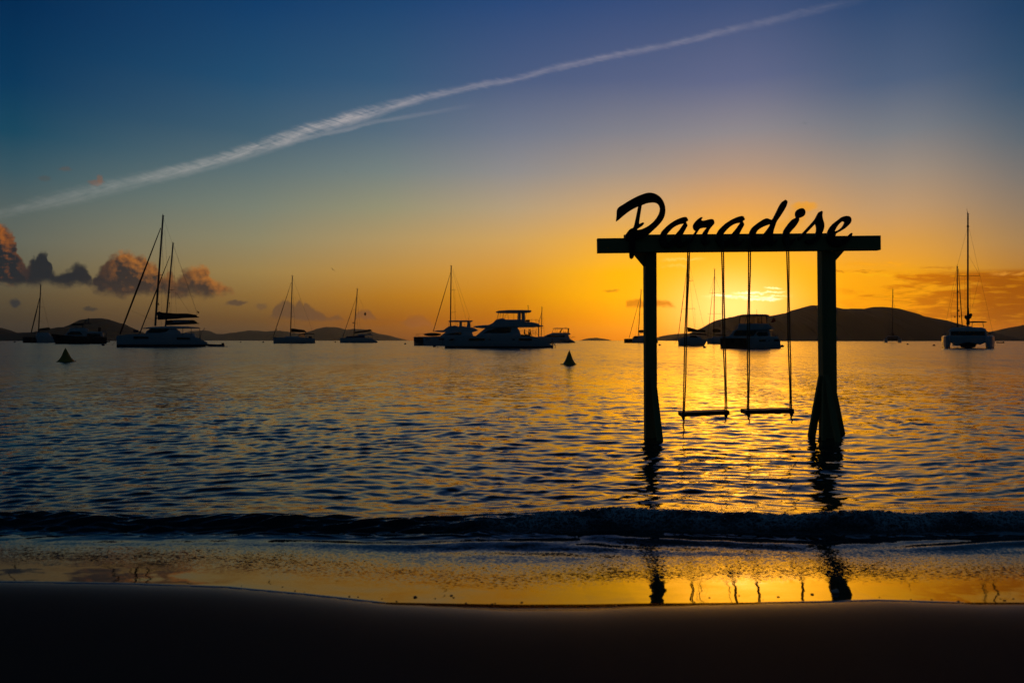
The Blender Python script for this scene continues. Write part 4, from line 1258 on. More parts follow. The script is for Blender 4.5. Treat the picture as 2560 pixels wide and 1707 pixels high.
B.prof('flybridge', M['white'], [(1192, 817), (1198, 814), (1221, 812.5), (1232, 807), (1240, 799), (1250, 796.3), (1257, 795.2), (1264, 798.5), (1290, 798.5), (1313, 799), (1313, 804), (1322, 804.5), (1335, 806), (1348, 809.5), (1350, 815), (1340, 817), (1240, 818.5), (1200, 819.5)], -.2, 6.0, .14)
B.prof('upper_deck_edge', M['deck'], [(1348, 813), (1358, 813), (1358, 815.5), (1348, 816)], 0, 5.8)
B.prof('foredeck_roof', M['deck'], [(1181, 815.5), (1205, 812.8), (1222, 812), (1215, 816), (1190, 818.5)], .3, 5.5, .06)
B.prof('flybridge_roof', M['deck'], [(1240, 778.7), (1248, 776.5), (1270, 775), (1310, 774.8), (1327, 775.2), (1329, 778.5), (1312, 780), (1284, 780.6), (1246, 780)], .3, 5.5, .06)
B.rods('roof_post', M['alu'], [[(1247, 780, .4), (1242, 799, .4)], [(1252, 780, .4), (1249.5, 798, .4)], [(1259.5, 780, .4), (1258.5, 797, .4)], [(1268, 780, .4), (1261, 797, .4)], [(1269, 781, .4), (1271, 798, .4)], [(1284.5, 780, .4), (1284.5, 799, .4)], [(1294, 780, .4), (1293.5, 799, .4)], [(1316.5, 780, .4), (1313, 799, .4)], [(1247, 780, 5.2), (1244, 799, 5.2)], [(1258, 780, 5.2), (1256, 797, 5.2)]], .035)
B.prof('wing_post', M['white'], [(1296, 780), (1302.5, 780), (1302, 799), (1295.5, 799)], .5, 5.3, .1)
B.prof('wing_post', M['white'], [(1306, 780), (1312.5, 780), (1313, 799), (1306, 799)], .5, 5.3, .1)
B.prof('sunbed', M['canvas'], [(1315, 799.5), (1325, 799.5), (1325, 803), (1315, 802)], 1, 5, .08)
B.rods('upper_rail', M['steel'], [[(1314, 798.7, .2), (1346, 799, .2), (1350, 808, .2)], [(1329.5, 799, .2), (1329.5, 806, .2)], [(1339.5, 799, .2), (1341, 808, .2)], [(1347, 799, .2), (1345, 808, .2)]], .03)
B.rods('cockpit_post', M['alu'], [[(1346.5, 817, .5), (1346.5, 842, .5)], [(1346.5, 817, 5.3), (1346.5, 842, 5.3)]], .11)
B.rods('cockpit_post', M['alu'], [[(1293.5, 818, .5), (1294, 832, .5)], [(1332.5, 817, .5), (1332.5, 838, .5)], [(1342, 818, .5), (1337, 838, .5)]], .03)
B.rods('cockpit_rail', M['steel'], [[(1296, 826.3, .3), (1313, 826.3, .3), (1320, 829, .3)], [(1326, 827.5, .3), (1337, 827.5, .3), (1341, 832, .3), (1345, 837, .3)], [(1320, 832.5, .3), (1340, 832.5, .3)], [(1298, 826.3, .3), (1302, 838, .3)], [(1311, 826, .3), (1311.5, 838, .3)]], .03)
B.prof('sofa', M['canvas'], [(1302, 836), (1309, 836), (1311, 839), (1315, 836.5), (1319, 837), (1327, 838), (1327, 841), (1302, 841)], 1.0, 5.0, .1)
B.prof('hull_window', M['glass'], [(1172, 845.5), (1212, 845.5), (1212, 851), (1172, 851)], -.925, -.7)
B.prof('hull_window', M['glass'], [(1296.5, 845.5), (1329, 846), (1330, 851), (1297, 851)], -.925, -.7)
B.prof('porthole', M['glass'], [(1221.5, 847), (1227.5, 847), (1227.5, 850), (1221.5, 850)], -.925, -.7)
B.prof('porthole', M['glass'], [(1281, 847), (1287, 847), (1287, 850), (1281, 850)], -.925, -.7)
B.prof('hull_marking', M['canvas'], [(1122, 849), (1130, 846.5), (1136, 847.5), (1132, 850.5), (1124, 851)], -.9, -.55)
B.rods('anchor_line', M['wire'], [[(1108, 846, 0), (1105, 868, -.5)]], .03)
B.rods('aerial', M['wire'], [[(1320.5, 775, 3), (1320.5, 763, 3)], [(1319, 765, 3), (1320.5, 763, 3)]], .05)
B.prof('stern_steps', M['deck'], [(1345, 846), (1352, 850), (1360, 856), (1372, 861), (1383, 863), (1383, 866), (1345, 866)], .2, 1.2)

# --- smaller power catamaran behind its stern
B = Boat('power_catamaran', 'smaller power catamaran with people on its flybridge, right of the big one', 'power catamaran', 1395, 340, 'boats moored in the bay')
for yy in (-1, 6):
    B.hull('hull', M['white'], [(1352, 844), (1380, 844), (1415, 845), (1430, 849), (1439, 856)], (1356, 1438), 1.3, yy)
B.prof('bridge_deck', M['white'], [(1357, 842), (1422, 842), (1428, 852), (1360, 852)], -1, 6)
B.prof('cabin', M['white'], [(1354, 843), (1365, 838), (1382, 834), (1420, 834), (1424, 845), (1354, 845)], -.9, 5.9, .2)
B.prof('cabin_window', M['glass'], [(1357, 842.5), (1372, 838.3), (1413, 838), (1411, 843.3)], -1.0, 6.0)
B.prof('flybridge', M['white'], [(1367, 837), (1376, 834), (1380, 831.5), (1424, 832), (1427, 836), (1416, 838)], -.6, 5.6, .2)
B.prof('flybridge_roof', M['deck'], [(1382, 820.5), (1390, 819.8), (1421, 820), (1424, 821.3), (1384, 821.8)], -.3, 5.3, .1)
B.prof('roof_arch', M['canvas'], [(1404.5, 821), (1407, 821), (1402, 831), (1398, 831)], -.4, -.1)
B.prof('roof_arch', M['canvas'], [(1420, 821), (1423, 821), (1422, 833), (1418, 833)], -.4, -.1)
B.rods('roof_post', M['alu'], [[(1384, 821, -.3), (1380, 832, -.3)], [(1389, 821, -.3), (1387, 832, -.3)], [(1393, 821, -.3), (1392, 832, -.3)]], .1)
B.rods('stern_rail', M['steel'], [[(1427, 846, 0), (1432, 842, 0), (1437, 842, 0)], [(1424, 838, 0), (1425, 845, 0)]], .12)
B.prof('hull_window', M['glass'], [(1398, 849), (1425, 851), (1428, 853.5), (1400, 851.5)], -2.36, -2)
B.rods('aerial', M['wire'], [[(1415, 820, 2), (1415, 816.5, 2)]], .12)

# --- bare mast behind the stern of the power catamaran
B = Boat('sailing_yacht', 'sailing yacht whose bare mast shows just behind the big power catamaran stern', 'sailing yacht', 1360, 250, 'boats moored in the bay')
B.hull('hull', M['white'], [(1330, 846), (1350, 845), (1380, 846)], (1332, 1378), 1.6, 0)
B.prof('coachroof', M['deck'], [(1342, 845), (1346, 841), (1362, 841), (1366, 845)], -1, 1, .1)
rig(B, ((1353, 842), (1355, 768)), 0, .16, fore=(1347, 808, 1354.5, 780), thick_fore=.07, shrouds=[(1355, 775, 1338, 842), (1355, 790, 1362, 842)], spread=[(1350, 796, 1359, 796), (1349, 820, 1361, 820)])

# --- catamaran behind the left post
B = Boat('sailing_catamaran', 'catamaran partly hidden by the left swing post', 'catamaran', 1600, 340, 'boats moored in the bay')
B.hull('hull', M['navy'], [(1560, 847), (1575, 846.5), (1582, 847)], (1560.5, 1582), 1.2, 3)
B.hull('hull', M['white'], [(1581, 846), (1600, 845), (1630, 845), (1645, 852)], (1582, 1645), 1.2, -2)
B.prof('bridge_deck', M['navy'], [(1562, 847.5), (1635, 847.5), (1635, 854), (1562, 854)], -1.5, 3)
B.prof('cabin', M['white'], [(1580, 846), (1585, 840), (1600, 839), (1630, 838), (1632, 846)], -1.8, 3, .2)
B.prof('window', M['glass'], [(1582, 844.5), (1587, 840.5), (1596, 840), (1594, 845)], -1.85, -1.6)
B.rods('bimini', M['deck'], [[(1598, 833, 0), (1612, 832.5, 0)], [(1599, 833, 0), (1598, 839, 0)]], .16)
rig(B, ((1595.5, 839), (1603, 725)), 0, .22, fore=(1572.5, 846, 1600, 743), thick_fore=.12, shrouds=[(1602, 745, 1588, 840)], spread=[(1594, 785.5, 1608, 785.5)])
B.prof('sail_bag', M['canvas'], [(1597, 825.5), (1603, 824.5), (1625, 826), (1628, 831), (1597, 831.5)], -.5, .5, .1)

# --- single-hulled yacht seen between the swing ropes
B = Boat('sailing_yacht', 'white single-hulled yacht between the ropes of the left swing', 'sailing yacht', 1730, 152, 'boats moored in the bay')
B.hull('hull', M['white'], [(1694.5, 846), (1712, 843), (1735, 843.5), (1755, 848), (1768.5, 851)], (1696, 1759), 1.9, 0, .75)
B.prof('anchor_roller', M['steel'], [(1687.5, 845), (1696, 844), (1696, 847), (1690, 847.5)], -.15, .15)
B.rods('anchor_line', M['wire'], [[(1693, 850, 0), (1686, 862, -1)]], .04)
B.prof('coachroof', M['deck'], [(1712, 843), (1722, 840), (1745, 839.5), (1752, 844), (1752, 848), (1712, 845)], -1.1, 1.1, .12)
B.prof('bimini', M['canvas'], [(1724, 835), (1735, 832.8), (1750, 833), (1766, 835), (1767, 837.5), (1750, 836.5), (1730, 835.8)], -1.2, 1.2, .06)
B.rods('bimini_frame', M['steel'], [[(1740, 835, -1), (1742, 845, -1)], [(1754, 836, -1), (1758, 848, -1)], [(1765, 836, -1), (1764, 850, -1)], [(1767, 836, 1), (1766, 848, 1)]], .03)
B.rods('pulpit', M['steel'], [[(1694, 846, -.3), (1693, 837.5, -.3), (1701, 838, -.3), (1702, 844, -.3)], [(1702, 838, -.5), (1720, 838.5, -.9)]], .03)
rig(B, ((1716, 842), (1720.5, 640)), 0, .13, fore=(1695.5, 842, 1717.5, 672), thick_fore=.07, shrouds=[(1721, 650, 1766, 846), (1721, 660, 1738, 842), (1737, 771, 1738, 842), (1722, 690, 1732, 702)], spread=[(1722, 702.5, 1733, 702), (1705, 772, 1738, 771)])
B.prof('sail_bag', M['canvas'], [(1718, 818), (1724, 818.5), (1745, 824.5), (1757, 823.5), (1764, 826), (1763, 830.5), (1742, 829.5), (1719, 829.8)], -.25, .25, .05)
B.prof('deck_gear', M['canvas'], [(1723, 843), (1727, 839), (1740, 839.5), (1746, 844)], -1.2, -.6, .05)

# --- yacht behind it
B = Boat('sailing_yacht', 'yacht with two-spreader mast left of the white flybridge power catamaran', 'sailing yacht', 1786, 235, 'boats moored in the bay')
B.hull('hull', M['white'], [(1767, 846), (1785, 845), (1812, 846)], (1768, 1812), 1.8, 0)
B.prof('coachroof', M['deck'], [(1778, 846), (1781, 842), (1805, 842), (1808, 846)], -1.2, 1.2, .1)
B.prof('bimini', M['canvas'], [(1787, 838), (1795, 835.5), (1810, 836), (1820, 839), (1805, 838)], -1.3, 1.3, .06)
B.rods('bimini_frame', M['steel'], [[(1790, 837, -1.2), (1790, 845, -1.2)], [(1806, 837, -1.2), (1806, 845, -1.2)]], .05)
rig(B, ((1784.5, 844), (1786.5, 673)), 0, .16, fore=(1769.5, 842, 1785.5, 690), thick_fore=.07, shrouds=[(1787, 690, 1802, 732), (1786, 690, 1774, 732), (1802, 732, 1804, 784)], spread=[(1774, 732.5, 1801, 732), (1769, 784, 1805, 784.5)])
B.prof('sail_bag', M['canvas'], [(1781.5, 824), (1785, 822), (1795, 822), (1802, 825), (1801, 830), (1785, 831), (1781.5, 829)], -1.2, .6, .15)
B.prof('ensign', M['flag'], [(1799.5, 812), (1801, 812), (1800.5, 816.5), (1799, 815)], -.1, .1)

# --- flybridge power catamaran right of centre, seen on the quarter from the bow
B = Boat('power_catamaran', 'white power catamaran with glazed flybridge and maroon flag, seen between the right swing ropes', 'power catamaran', 1880, 108, 'boats moored in the bay')


def loft_y(B, name, m, secs, parent=None, smooth=False):
    """secs: [(y, [(px,py)...])] cross sections going away from the viewer"""
    vs, fs = [], []
    n = len(secs[0][1])
    for y, pts in secs:
        vs += [B.P(a, b, y) for a, b in pts]
    for i in range(len(secs) - 1):
        for k in range(n):
            fs.append([i * n + k, (i + 1) * n + k, (i + 1) * n + (k + 1) % n, i * n + (k + 1) % n])
    fs.append(list(range(n))); fs.append([(len(secs) - 1) * n + k for k in range(n)][::-1])
    b = MB(); b.addm(vs, fs)
    return b.build(name, m, parent or B.root, smooth)


B.prof('hull', M['navy'], [(1800.5, 843), (1872, 845), (1872, 872), (1801, 872)], .8, 1.6)  # no hull: dark sheet standing in for shade in the tunnel between the hulls
B.hull('hull', M['white'], [(1800, 843), (1815, 842), (1835, 843)], (1801.5, 1835), .6, 1.4)
B.hull('hull', M['white'], [(1866, 846), (1880, 845), (1930, 844), (1945, 845), (1950, 853)], (1868, 1952), .9, -.6, .95)
B.prof('bridge_deck', M['deck'], [(1800, 841.5), (1815, 840.5), (1880, 840), (1945, 841), (1946, 845.5), (1800, 845.5)], -1.3, 4.5, .05)
B.prof('cabin', M['white'], [(1822, 842), (1828, 833), (1833, 826), (1841, 824), (1900, 822), (1923, 823), (1927, 842)], -1.1, 4.3, .12)
B.prof('cabin_window', M['glass'], [(1833, 838), (1836, 831), (1840, 826), (1867, 826.5), (1867, 839.5), (1834, 841)], -1.14, -.9)
B.prof('cabin_window', M['glass'], [(1867, 826.5), (1892, 827), (1884, 840), (1867, 839.5)], -1.14, -.9)
B.prof('cabin_window', M['glass'], [(1891, 835), (1895, 829.5), (1919, 829.5), (1921, 840), (1895, 840.5)], -1.14, -.9)
B.prof('flybridge', M['white'], [(1840, 825), (1845, 817), (1847, 809), (1920, 809), (1926, 815), (1936, 823), (1928, 824), (1860, 826.5)], -1.5, 3.8, .12)
B.prof('enclosure', M['clear'], [(1848.5, 809), (1851, 789), (1915, 788), (1918, 809)], -1.0, 3.2, .05)
B.rods('enclosure_frame', M['canvas'], [[(1851, 788.5, -1.05), (1848.5, 809, -1.05)], [(1867, 789, -1.05), (1862, 809, -1.05)], [(1885, 789, -1.05), (1885, 809, -1.05)], [(1894.5, 789, -1.05), (1894.5, 809, -1.05)], [(1904, 789, -1.05), (1904, 809, -1.05)], [(1916.5, 788, -1.05), (1917, 812, -1.05)]], .06)
B.prof('flybridge_roof', M['deck'], [(1849, 787.5), (1858, 785.8), (1885, 785), (1915, 785.5), (1924, 787.5), (1922, 789), (1852, 789.2)], -1.4, 3.6, .06)
B.rods('aerial', M['wire'], [[(1892, 785, 1), (1892, 774, 1)]], .035)
B.rods('flagstaff', M['steel'], [[(1926, 822, 0), (1927, 806, 0)]], .03)
B.prof('flag', M['flag'], [(1927, 806.5), (1934.5, 792), (1939.5, 803), (1934, 805)], -.02, .02)
B.rods('bow_rail', M['steel'], [[(1806, 841, -1), (1806, 829, -1), (1850, 831, -1)], [(1806, 829, 3), (1838, 828.5, 3)]], .02)
B.rods('stern_rail', M['steel'], [[(1932, 841, -1), (1933, 829.5, -1)], [(1938.5, 841, -1), (1938.5, 829.5, -1)], [(1945, 842, -1), (1945, 833, -1)]], .05)
B.prof('hull_window', M['glass'], [(1898, 849), (1914.5, 849), (1914.5, 854), (1898, 854)], -1.53, -1.3)
B.prof('hull_window', M['glass'], [(1935, 848), (1947, 848), (1948, 853), (1935, 852.5)], -1.53, -1.3)
B.prof('porthole', M['glass'], [(1921.5, 850), (1924.5, 850), (1924.5, 853), (1921.5, 853)], -1.53, -1.3)
tb = MB(); c0 = B.P(1955, 865, -1)
tb.ell((c0[0], -1, c0[2]), (.32, .5, .2), 10, 7)
tb.build('fender', M['rubber'], B.root, smooth=True)

# --- small catamaran bow-on
B = Boat('sailing_catamaran', 'small catamaran facing the beach below the long hill', 'catamaran', 2232, 330, 'boats moored in the bay')
for a, b in ((2209.5, 2219), (2244, 2254)):
    loft_y(B, 'hull', M['white'], [(-5, [(a, 847), (b, 847), (b - 1, 856), (a + 1.5, 856)]), (3, [(a, 847), (b, 847), (b, 856), (a, 856)]), (6, [(a, 848), (b, 848), (b, 856), (a, 856)])])
B.prof('bridge_deck', M['navy'], [(2211, 846), (2253, 846), (2250, 851.5), (2213, 851.5)], -2, 5, .2)
B.prof('cabin', M['white'], [(2214, 846), (2217, 841), (2220, 840), (2244, 840), (2248, 842), (2249, 846)], -1, 4, .3)
B.prof('window', M['glass'], [(2217, 845), (2218.5, 841.5), (2245, 841.5), (2247, 845)], -1.1, -.6)
rig(B, ((2231, 841), (2232, 724)), 0, .2, shrouds=[(2231.5, 750, 2220, 835), (2232, 750, 2239, 775), (2239, 775, 2249, 845)], spread=[(2225, 775, 2239, 775)])
B.prof('sail_bag', M['canvas'], [(2229, 833), (2232, 831), (2235, 835), (2236, 841), (2228, 841)], 0, 4, .1)
B.prof('mast_gear', M['canvas'], [(2231, 738), (2233.5, 739), (2233, 745), (2231, 744)], -.3, .3)

# --- big catamaran bow-on, right
B = Boat('sailing_catamaran', 'big white catamaran facing the beach near the right edge, masts and hoisted canopy above', 'catamaran', 2420, 108, 'boats moored in the bay')


def bow_hull(a, b, sgn):
    def sec(y, w, top):
        c = (a + b) / 2; hw = (b - a) / 2 * w
        return (y, [(c - hw * .55, top), (c + hw * .55, top), (c + hw * .95, top + 3), (c + hw, top + 12), (c + hw * .9, top + 28), (c + hw * .5, top + 34), (c - hw * .5, top + 34), (c - hw * .9, top + 28), (c - hw, top + 12), (c - hw * .95, top + 3)])
    return loft_y(B, 'hull', M['white'], [sec(-4.5, .12, 839), sec(-3.9, .55, 838.5), (sec(-2.6, .86, 838.6)), sec(-.8, 1.0, 839), sec(4, 1.0, 840), sec(8, .95, 841), sec(9.5, .8, 845)], smooth=False)


bow_hull(2353.5, 2377, -1)
bow_hull(2463, 2487, 1)
B.prof('bridge_deck', M['white'], [(2365, 840), (2475, 840), (2474, 853), (2462, 857), (2450, 862), (2436, 859), (2420, 856), (2404, 859), (2390, 864), (2378, 857), (2367, 853)], -1.5, 8, .1)
B.prof('nacelle', M['navy'], [(2396, 853), (2446, 853), (2438, 868), (2420, 871), (2402, 868)], -.8, 5, .1)
B.prof('cabin', M['white'], [(2372, 841), (2374, 828), (2378, 822), (2386, 819), (2420, 818), (2455, 819), (2463, 822), (2466, 828), (2468, 841)], 0, 7, .15)
B.prof('cabin_window', M['glass'], [(2377, 838), (2377.5, 828.5), (2420, 828), (2462, 829), (2462.5, 838.5), (2420, 838)], -.06, .4)
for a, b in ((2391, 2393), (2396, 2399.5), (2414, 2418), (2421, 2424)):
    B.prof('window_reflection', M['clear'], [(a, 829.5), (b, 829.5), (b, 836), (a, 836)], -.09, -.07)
B.prof('coachroof', M['deck'], [(2370.5, 828), (2376, 821.5), (2384, 818.5), (2420, 817.4), (2456, 818.5), (2464, 821.5), (2467, 828)], -.25, 6.5, .1)
rig(B, ((2419.5, 819), (2419.5, 534)), 1.5, .14, shrouds=[(2418, 572, 2392, 668), (2423, 572, 2450, 690), (2450, 690, 2482, 832), (2392, 668, 2360, 832), (2422, 640, 2450, 690), (2448, 695, 2430, 770), (2424, 690, 2426, 790), (2412, 690, 2413, 790)], spread=[(2388, 691, 2419, 689), (2419, 689, 2450, 690)])
B.rods('radio_aerial', M['wire'], [[(2418.5, 534, 1.5), (2416.5, 521, 1.5)]], .03)
B.prof('mast_collar', M['alu'], [(2416.5, 564), (2422.5, 564), (2422.5, 567.5), (2416.5, 567.5)], 1.3, 1.7)
B.rod('boom_end', M['canvas'], [(2420, 812, 1.5), (2420, 770, 1.5)], [.28, .15])
lm = MB()
for dx_, dz_, r_ in ((-5, 0, .24), (-1, 3, .30), (3, -1, .34), (6, -5, .26), (-6, -3, .15), (7, -8, .14)):
    c0 = B.P(2420 + dx_, 793 + dz_, 1.4); lm.ell(c0, (r_, r_ * .8, r_), 9, 6, .1)
lm.build('sail_bundle', M['canvas'], B.root, smooth=True)
B.prof('solar_roof', M['alu'], [(2422, 804.5), (2430, 802.8), (2460, 803), (2467.5, 804.5), (2466, 806), (2424, 806.4)], 4.5, 6.5, .05)
B.rods('roof_post', M['alu'], [[(2431, 806, 5), (2429.5, 818, 5)], [(2457, 806, 5), (2459, 818, 5)]], .06)
B.rods('stanchion', M['steel'], [[(2357, 839, 0), (2357, 832, 0)], [(2364, 839, 2), (2364, 831, 2)], [(2482, 839, 0), (2483, 831, 0)], [(2475, 839, 2), (2475, 829, 2)]], .08)

B = Boat('sailing_yacht', 'yacht with shorter mast and leaning headsail just left of the big bow-on catamaran mast', 'sailing yacht', 2396, 170, 'boats moored in the bay')
B.hull('hull', M['white'], [(2380, 846), (2396, 845), (2416, 846)], (2381, 2415), 1.6, 0)
B.prof('coachroof', M['deck'], [(2386, 845), (2389, 842), (2408, 842), (2411, 845)], -1, 1, .1)
rig(B, ((2394, 842), (2393, 666)), 0, .16, fore=(2407, 840, 2396, 672), thick_fore=.10, shrouds=[(2393, 690, 2377, 770), (2377, 770, 2379, 842)], spread=[(2382, 733, 2404, 733), (2378, 789, 2410, 788.5)])
B.rods('mast_radar', M['canvas'], [[(2393.5, 776.5, 0), (2399, 776, 0)]], .22)
for a, b in ((2387, 792), (2399, 791), (2395, 729)):
    B.prof('lantern', M['canvas'], [(a - 1.6, b - 1.6), (a + 1.6, b - 1.6), (a + 1.2, b + 1.8), (a - 1.2, b + 1.8)], -.15, .15)


# ------------------------------------------------------------------ small craft, buoys
def dinghy(label, px, D, ln, group='tenders in the bay', motor=1):
    r = empty('dinghy', (at(px, HZ, D).x, D, 0))
    tag(r, label, 'dinghy', group)
    k = ln
    for s_ in (-1, 1):
        pass
    b = MB()
    pts = []
    for i in range(21):
        t = i / 20 * 2 - 1
        xx = -k / 2 + k * (1 - abs(t)) ** .0 * 0
    outline = [(k * .5, -.6 * k * .3), (0, -.62 * k * .3), (-k * .35, -.4 * k * .3), (-k * .5, 0), (-k * .35, .4 * k * .3), (0, .62 * k * .3), (k * .5, .6 * k * .3)]
    b.tube([(a, c, .28 + .12 * max(0, -a / k * 2) ** 2) for a, c in outline], .2, 8)
    b.build('tube', M['rubber'], r, smooth=True)
    b.poly_y([(k * .45, .05), (-k * .38, .12), (-k * .38, .3), (k * .45, .25)], -.15 * k, .15 * k)
    b.build('floor', M['deck'], r)
    b.box(k * .43, k * .55, -.16, .16, .1, .72)
    b.build('outboard_motor', M['canvas'], r)
    return r


dinghy('dark inflatable dinghy tied behind the largest catamaran', 536, 131, 3.3)
dinghy('distant dinghy off the low headland at the far right', 2500, 300, 3.0)
pb = MB()
pb.ell((0, 0, 0), (2.1, .38, .07), 22, 6)
pd = pb.build('paddleboard', M['deck'], smooth=True)
pd.location = (at(544, HZ, 126).x, 126, .09)
tag(pd, 'paddleboard floating behind the stern of the largest catamaran', 'paddleboard')


def marker(label, px, pya, pyb, w, lean):
    D = CH * F / (pyb - HZ)
    r = empty('marker_buoy', (at(px, HZ, D).x, D, 0))
    tag(r, label, 'buoy', 'pyramid marker buoys')
    h = (pyb - pya) * D / F; hw = w * D / F / 2
    vs, fs = [], []
    n, m_ = 24, 12
    for j in range(m_ + 1):
        t = j / m_
        s = (1 - t) ** 1.0 * (1 - .24 * math.sin(math.pi * t)) + .012
        for k in range(n):
            a = 2 * math.pi * k / n + .4
            tri = math.cos(math.pi / 3) / math.cos(((a) % (2 * math.pi / 3)) - math.pi / 3)
            rr = hw * 1.12 * s * (.55 * tri / .75 + .45)
            vs.append((rr * math.cos(a) + lean * t * hw, rr * math.sin(a), -.06 + (h + .06) * t))
    for j in range(m_):
        for k in range(n):
            fs.append([j * n + k, j * n + (k + 1) % n, (j + 1) * n + (k + 1) % n, (j + 1) * n + k])
    fs.append([m_ * n + k for k in range(n)])
    mesh_obj('cone', vs, fs, M['buoy'], r, True)
    b = MB()
    ring = [(hw * 1.0 * math.cos(a), hw * 1.0 * math.sin(a), .0) for a in np.linspace(0, 2 * math.pi, 19)]
    b.tube(ring, .035, 6)
    b.build('rim', M['buoy'], r, True)
    b.tube([(lean * hw, 0, h - .03), (lean * hw, 0, h + .03)], .012, 6)
    b.build('lifting_eye', M['steel'], r)
    return r


marker('pyramid marker buoy near the left edge, in front of the dark motor yacht', 166, 870, 904, 41, -.12)
marker('pyramid marker buoy in front of the big power catamaran, left of the swing', 1421, 875.5, 911, 38, .12)

BALLS = [(37, 853.5, 2.2, 'tiny mooring ball at the far left, beside the small distant catamaran'), (258, 864, 3.6, 'mooring ball between the dark motor yacht and the largest catamaran'),
         (602, 854.5, 1.6, 'faint mooring ball between the largest catamaran and the single-hulled yacht'), (658, 856.5, 2.2, 'mooring ball just left of the single-hulled yacht with sprayhood'),
         (838, 855.5, 2.0, 'mooring ball just left of the catamaran with the diamond shape'), (1013, 860.5, 2.6, 'mooring ball left of the half-hidden flybridge catamaran'),
         (1086, 867.5, 3.6, 'mooring ball under the bow of the half-hidden flybridge catamaran'), (1094.5, 868.5, 1.5, 'smallest float beside the mooring ball at the power catamaran bow'),
         (1649, 863.5, 3.0, 'mooring ball right of the left swing post'), (1761, 869.5, 3.6, 'mooring ball below the stern of the yacht between the swing ropes'),
         (2269, 861.5, 2.4, 'mooring ball right of the small bow-on catamaran'), (2335, 864.5, 3.0, 'mooring ball left of the big bow-on catamaran')]
for px, py, r, lab in BALLS:
    D = min(420, CH * F / (py - HZ))
    rr = r * D / F
    b = MB()
    b.ell((0, 0, rr * .35), (rr, rr, rr * .9), 12, 8)
    o = b.build('mooring_ball', M['ball'], None, True)
    o.location = (at(px, HZ, D).x, D, 0)
    tag(o, lab, 'buoy', 'round mooring balls in the bay')
    b.tube([(0, 0, rr * 1.1), (0, 0, rr * 1.5)], rr * .12, 6)
    b.build('ring', M['steel'], o)


# ------------------------------------------------------------------ people aboard
def person(label, px, py_seat, D, y, pose, face=1, sc=1.0):
    """py_seat: row of the hips; a skinned body, seated or standing"""
    p = at(px, py_seat, D + y)
    Vv = {'hip': (0, 0, 0), 'waist': (0, 0, .14), 'chest': (.01, 0, .36), 'neck': (.02, 0, .54), 'head0': (.03, 0, .62), 'head1': (.05, 0, .76)}
    E = [('hip', 'waist'), ('waist', 'chest'), ('chest', 'neck'), ('neck', 'head0'), ('head0', 'head1')]
    R = {'hip': .13, 'waist': .12, 'chest': .14, 'neck': .055, 'head0': .085, 'head1': .08}
    for s_, nm in ((-1, 'l'), (1, 'r')):
        Vv['sh' + nm] = (.0, .18 * s_, .47); R['sh' + nm] = .06
        Vv['el' + nm] = (.1 if pose != 'stand' else .03, .23 * s_, .22); R['el' + nm] = .042
        Vv['wr' + nm] = (.32 if pose != 'stand' else .08, .18 * s_, .08 if pose != 'stand' else -.02); R['wr' + nm] = .03
        Vv['ha' + nm] = (.40 if pose != 'stand' else .10, .16 * s_, .05 if pose != 'stand' else -.1); R['ha' + nm] = .035
        Vv['th' + nm] = (.05, .1 * s_, -.03); R['th' + nm] = .09
        if pose == 'stand':
            Vv['kn' + nm] = (.02, .11 * s_, -.45); Vv['an' + nm] = (-.02, .11 * s_, -.86); Vv['to' + nm] = (.13, .12 * s_, -.9)
        else:
            Vv['kn' + nm] = (.46, .12 * s_, -.03); Vv['an' + nm] = (.5, .12 * s_, -.45); Vv['to' + nm] = (.64, .12 * s_, -.52 if pose == 'dangle' else -.5)
        R['kn' + nm] = .062; R['an' + nm] = .04; R['to' + nm] = .032
        E += [('chest', 'sh' + nm), ('sh' + nm, 'el' + nm), ('el' + nm, 'wr' + nm), ('wr' + nm, 'ha' + nm), ('hip', 'th' + nm), ('th' + nm, 'kn' + nm), ('kn' + nm, 'an' + nm), ('an' + nm, 'to' + nm)]
    ks = list(Vv)
    me_ = bpy.data.meshes.new('person')
    me_.from_pydata([Vv[k] for k in ks], [(ks.index(a), ks.index(b)) for a, b in E], [])
    tmp = bpy.data.objects.new('tmp', me_); C.objects.link(tmp)
    md = tmp.modifiers.new('s', 'SKIN')
    for i, k in enumerate(ks):
        me_.skin_vertices[0].data[i].radius = (R[k], R[k])
    me_.skin_vertices[0].data[0].use_root = True
    tmp.modifiers.new('u', 'SUBSURF').levels = 1
    dg = bpy.context.evaluated_depsgraph_get()
    body = bpy.data.meshes.new_from_object(tmp.evaluated_get(dg))
    bpy.data.objects.remove(tmp)
    body.name = 'person'
    body.materials.clear(); body.materials.append(M['skin']); body.materials.append(M['cloth'])
    for pl in body.polygons:
        c = pl.center
        pl.use_smooth = True
        if (c.z < .5 and abs(c.y) < .22 and c.x < .25 and c.z > -.2):
            pl.material_index = 1
    o = bpy.data.objects.new('person', body)
    C.objects.link(o)
    o.location = p
    o.scale = (sc * face, sc, sc)
    tag(o, label, 'person')
    b = MB()
    b.ell((.035, 0, .80), (.095, .09, .07), 8, 6)
    b.build('hair', M['hair'], o, True)
    return o


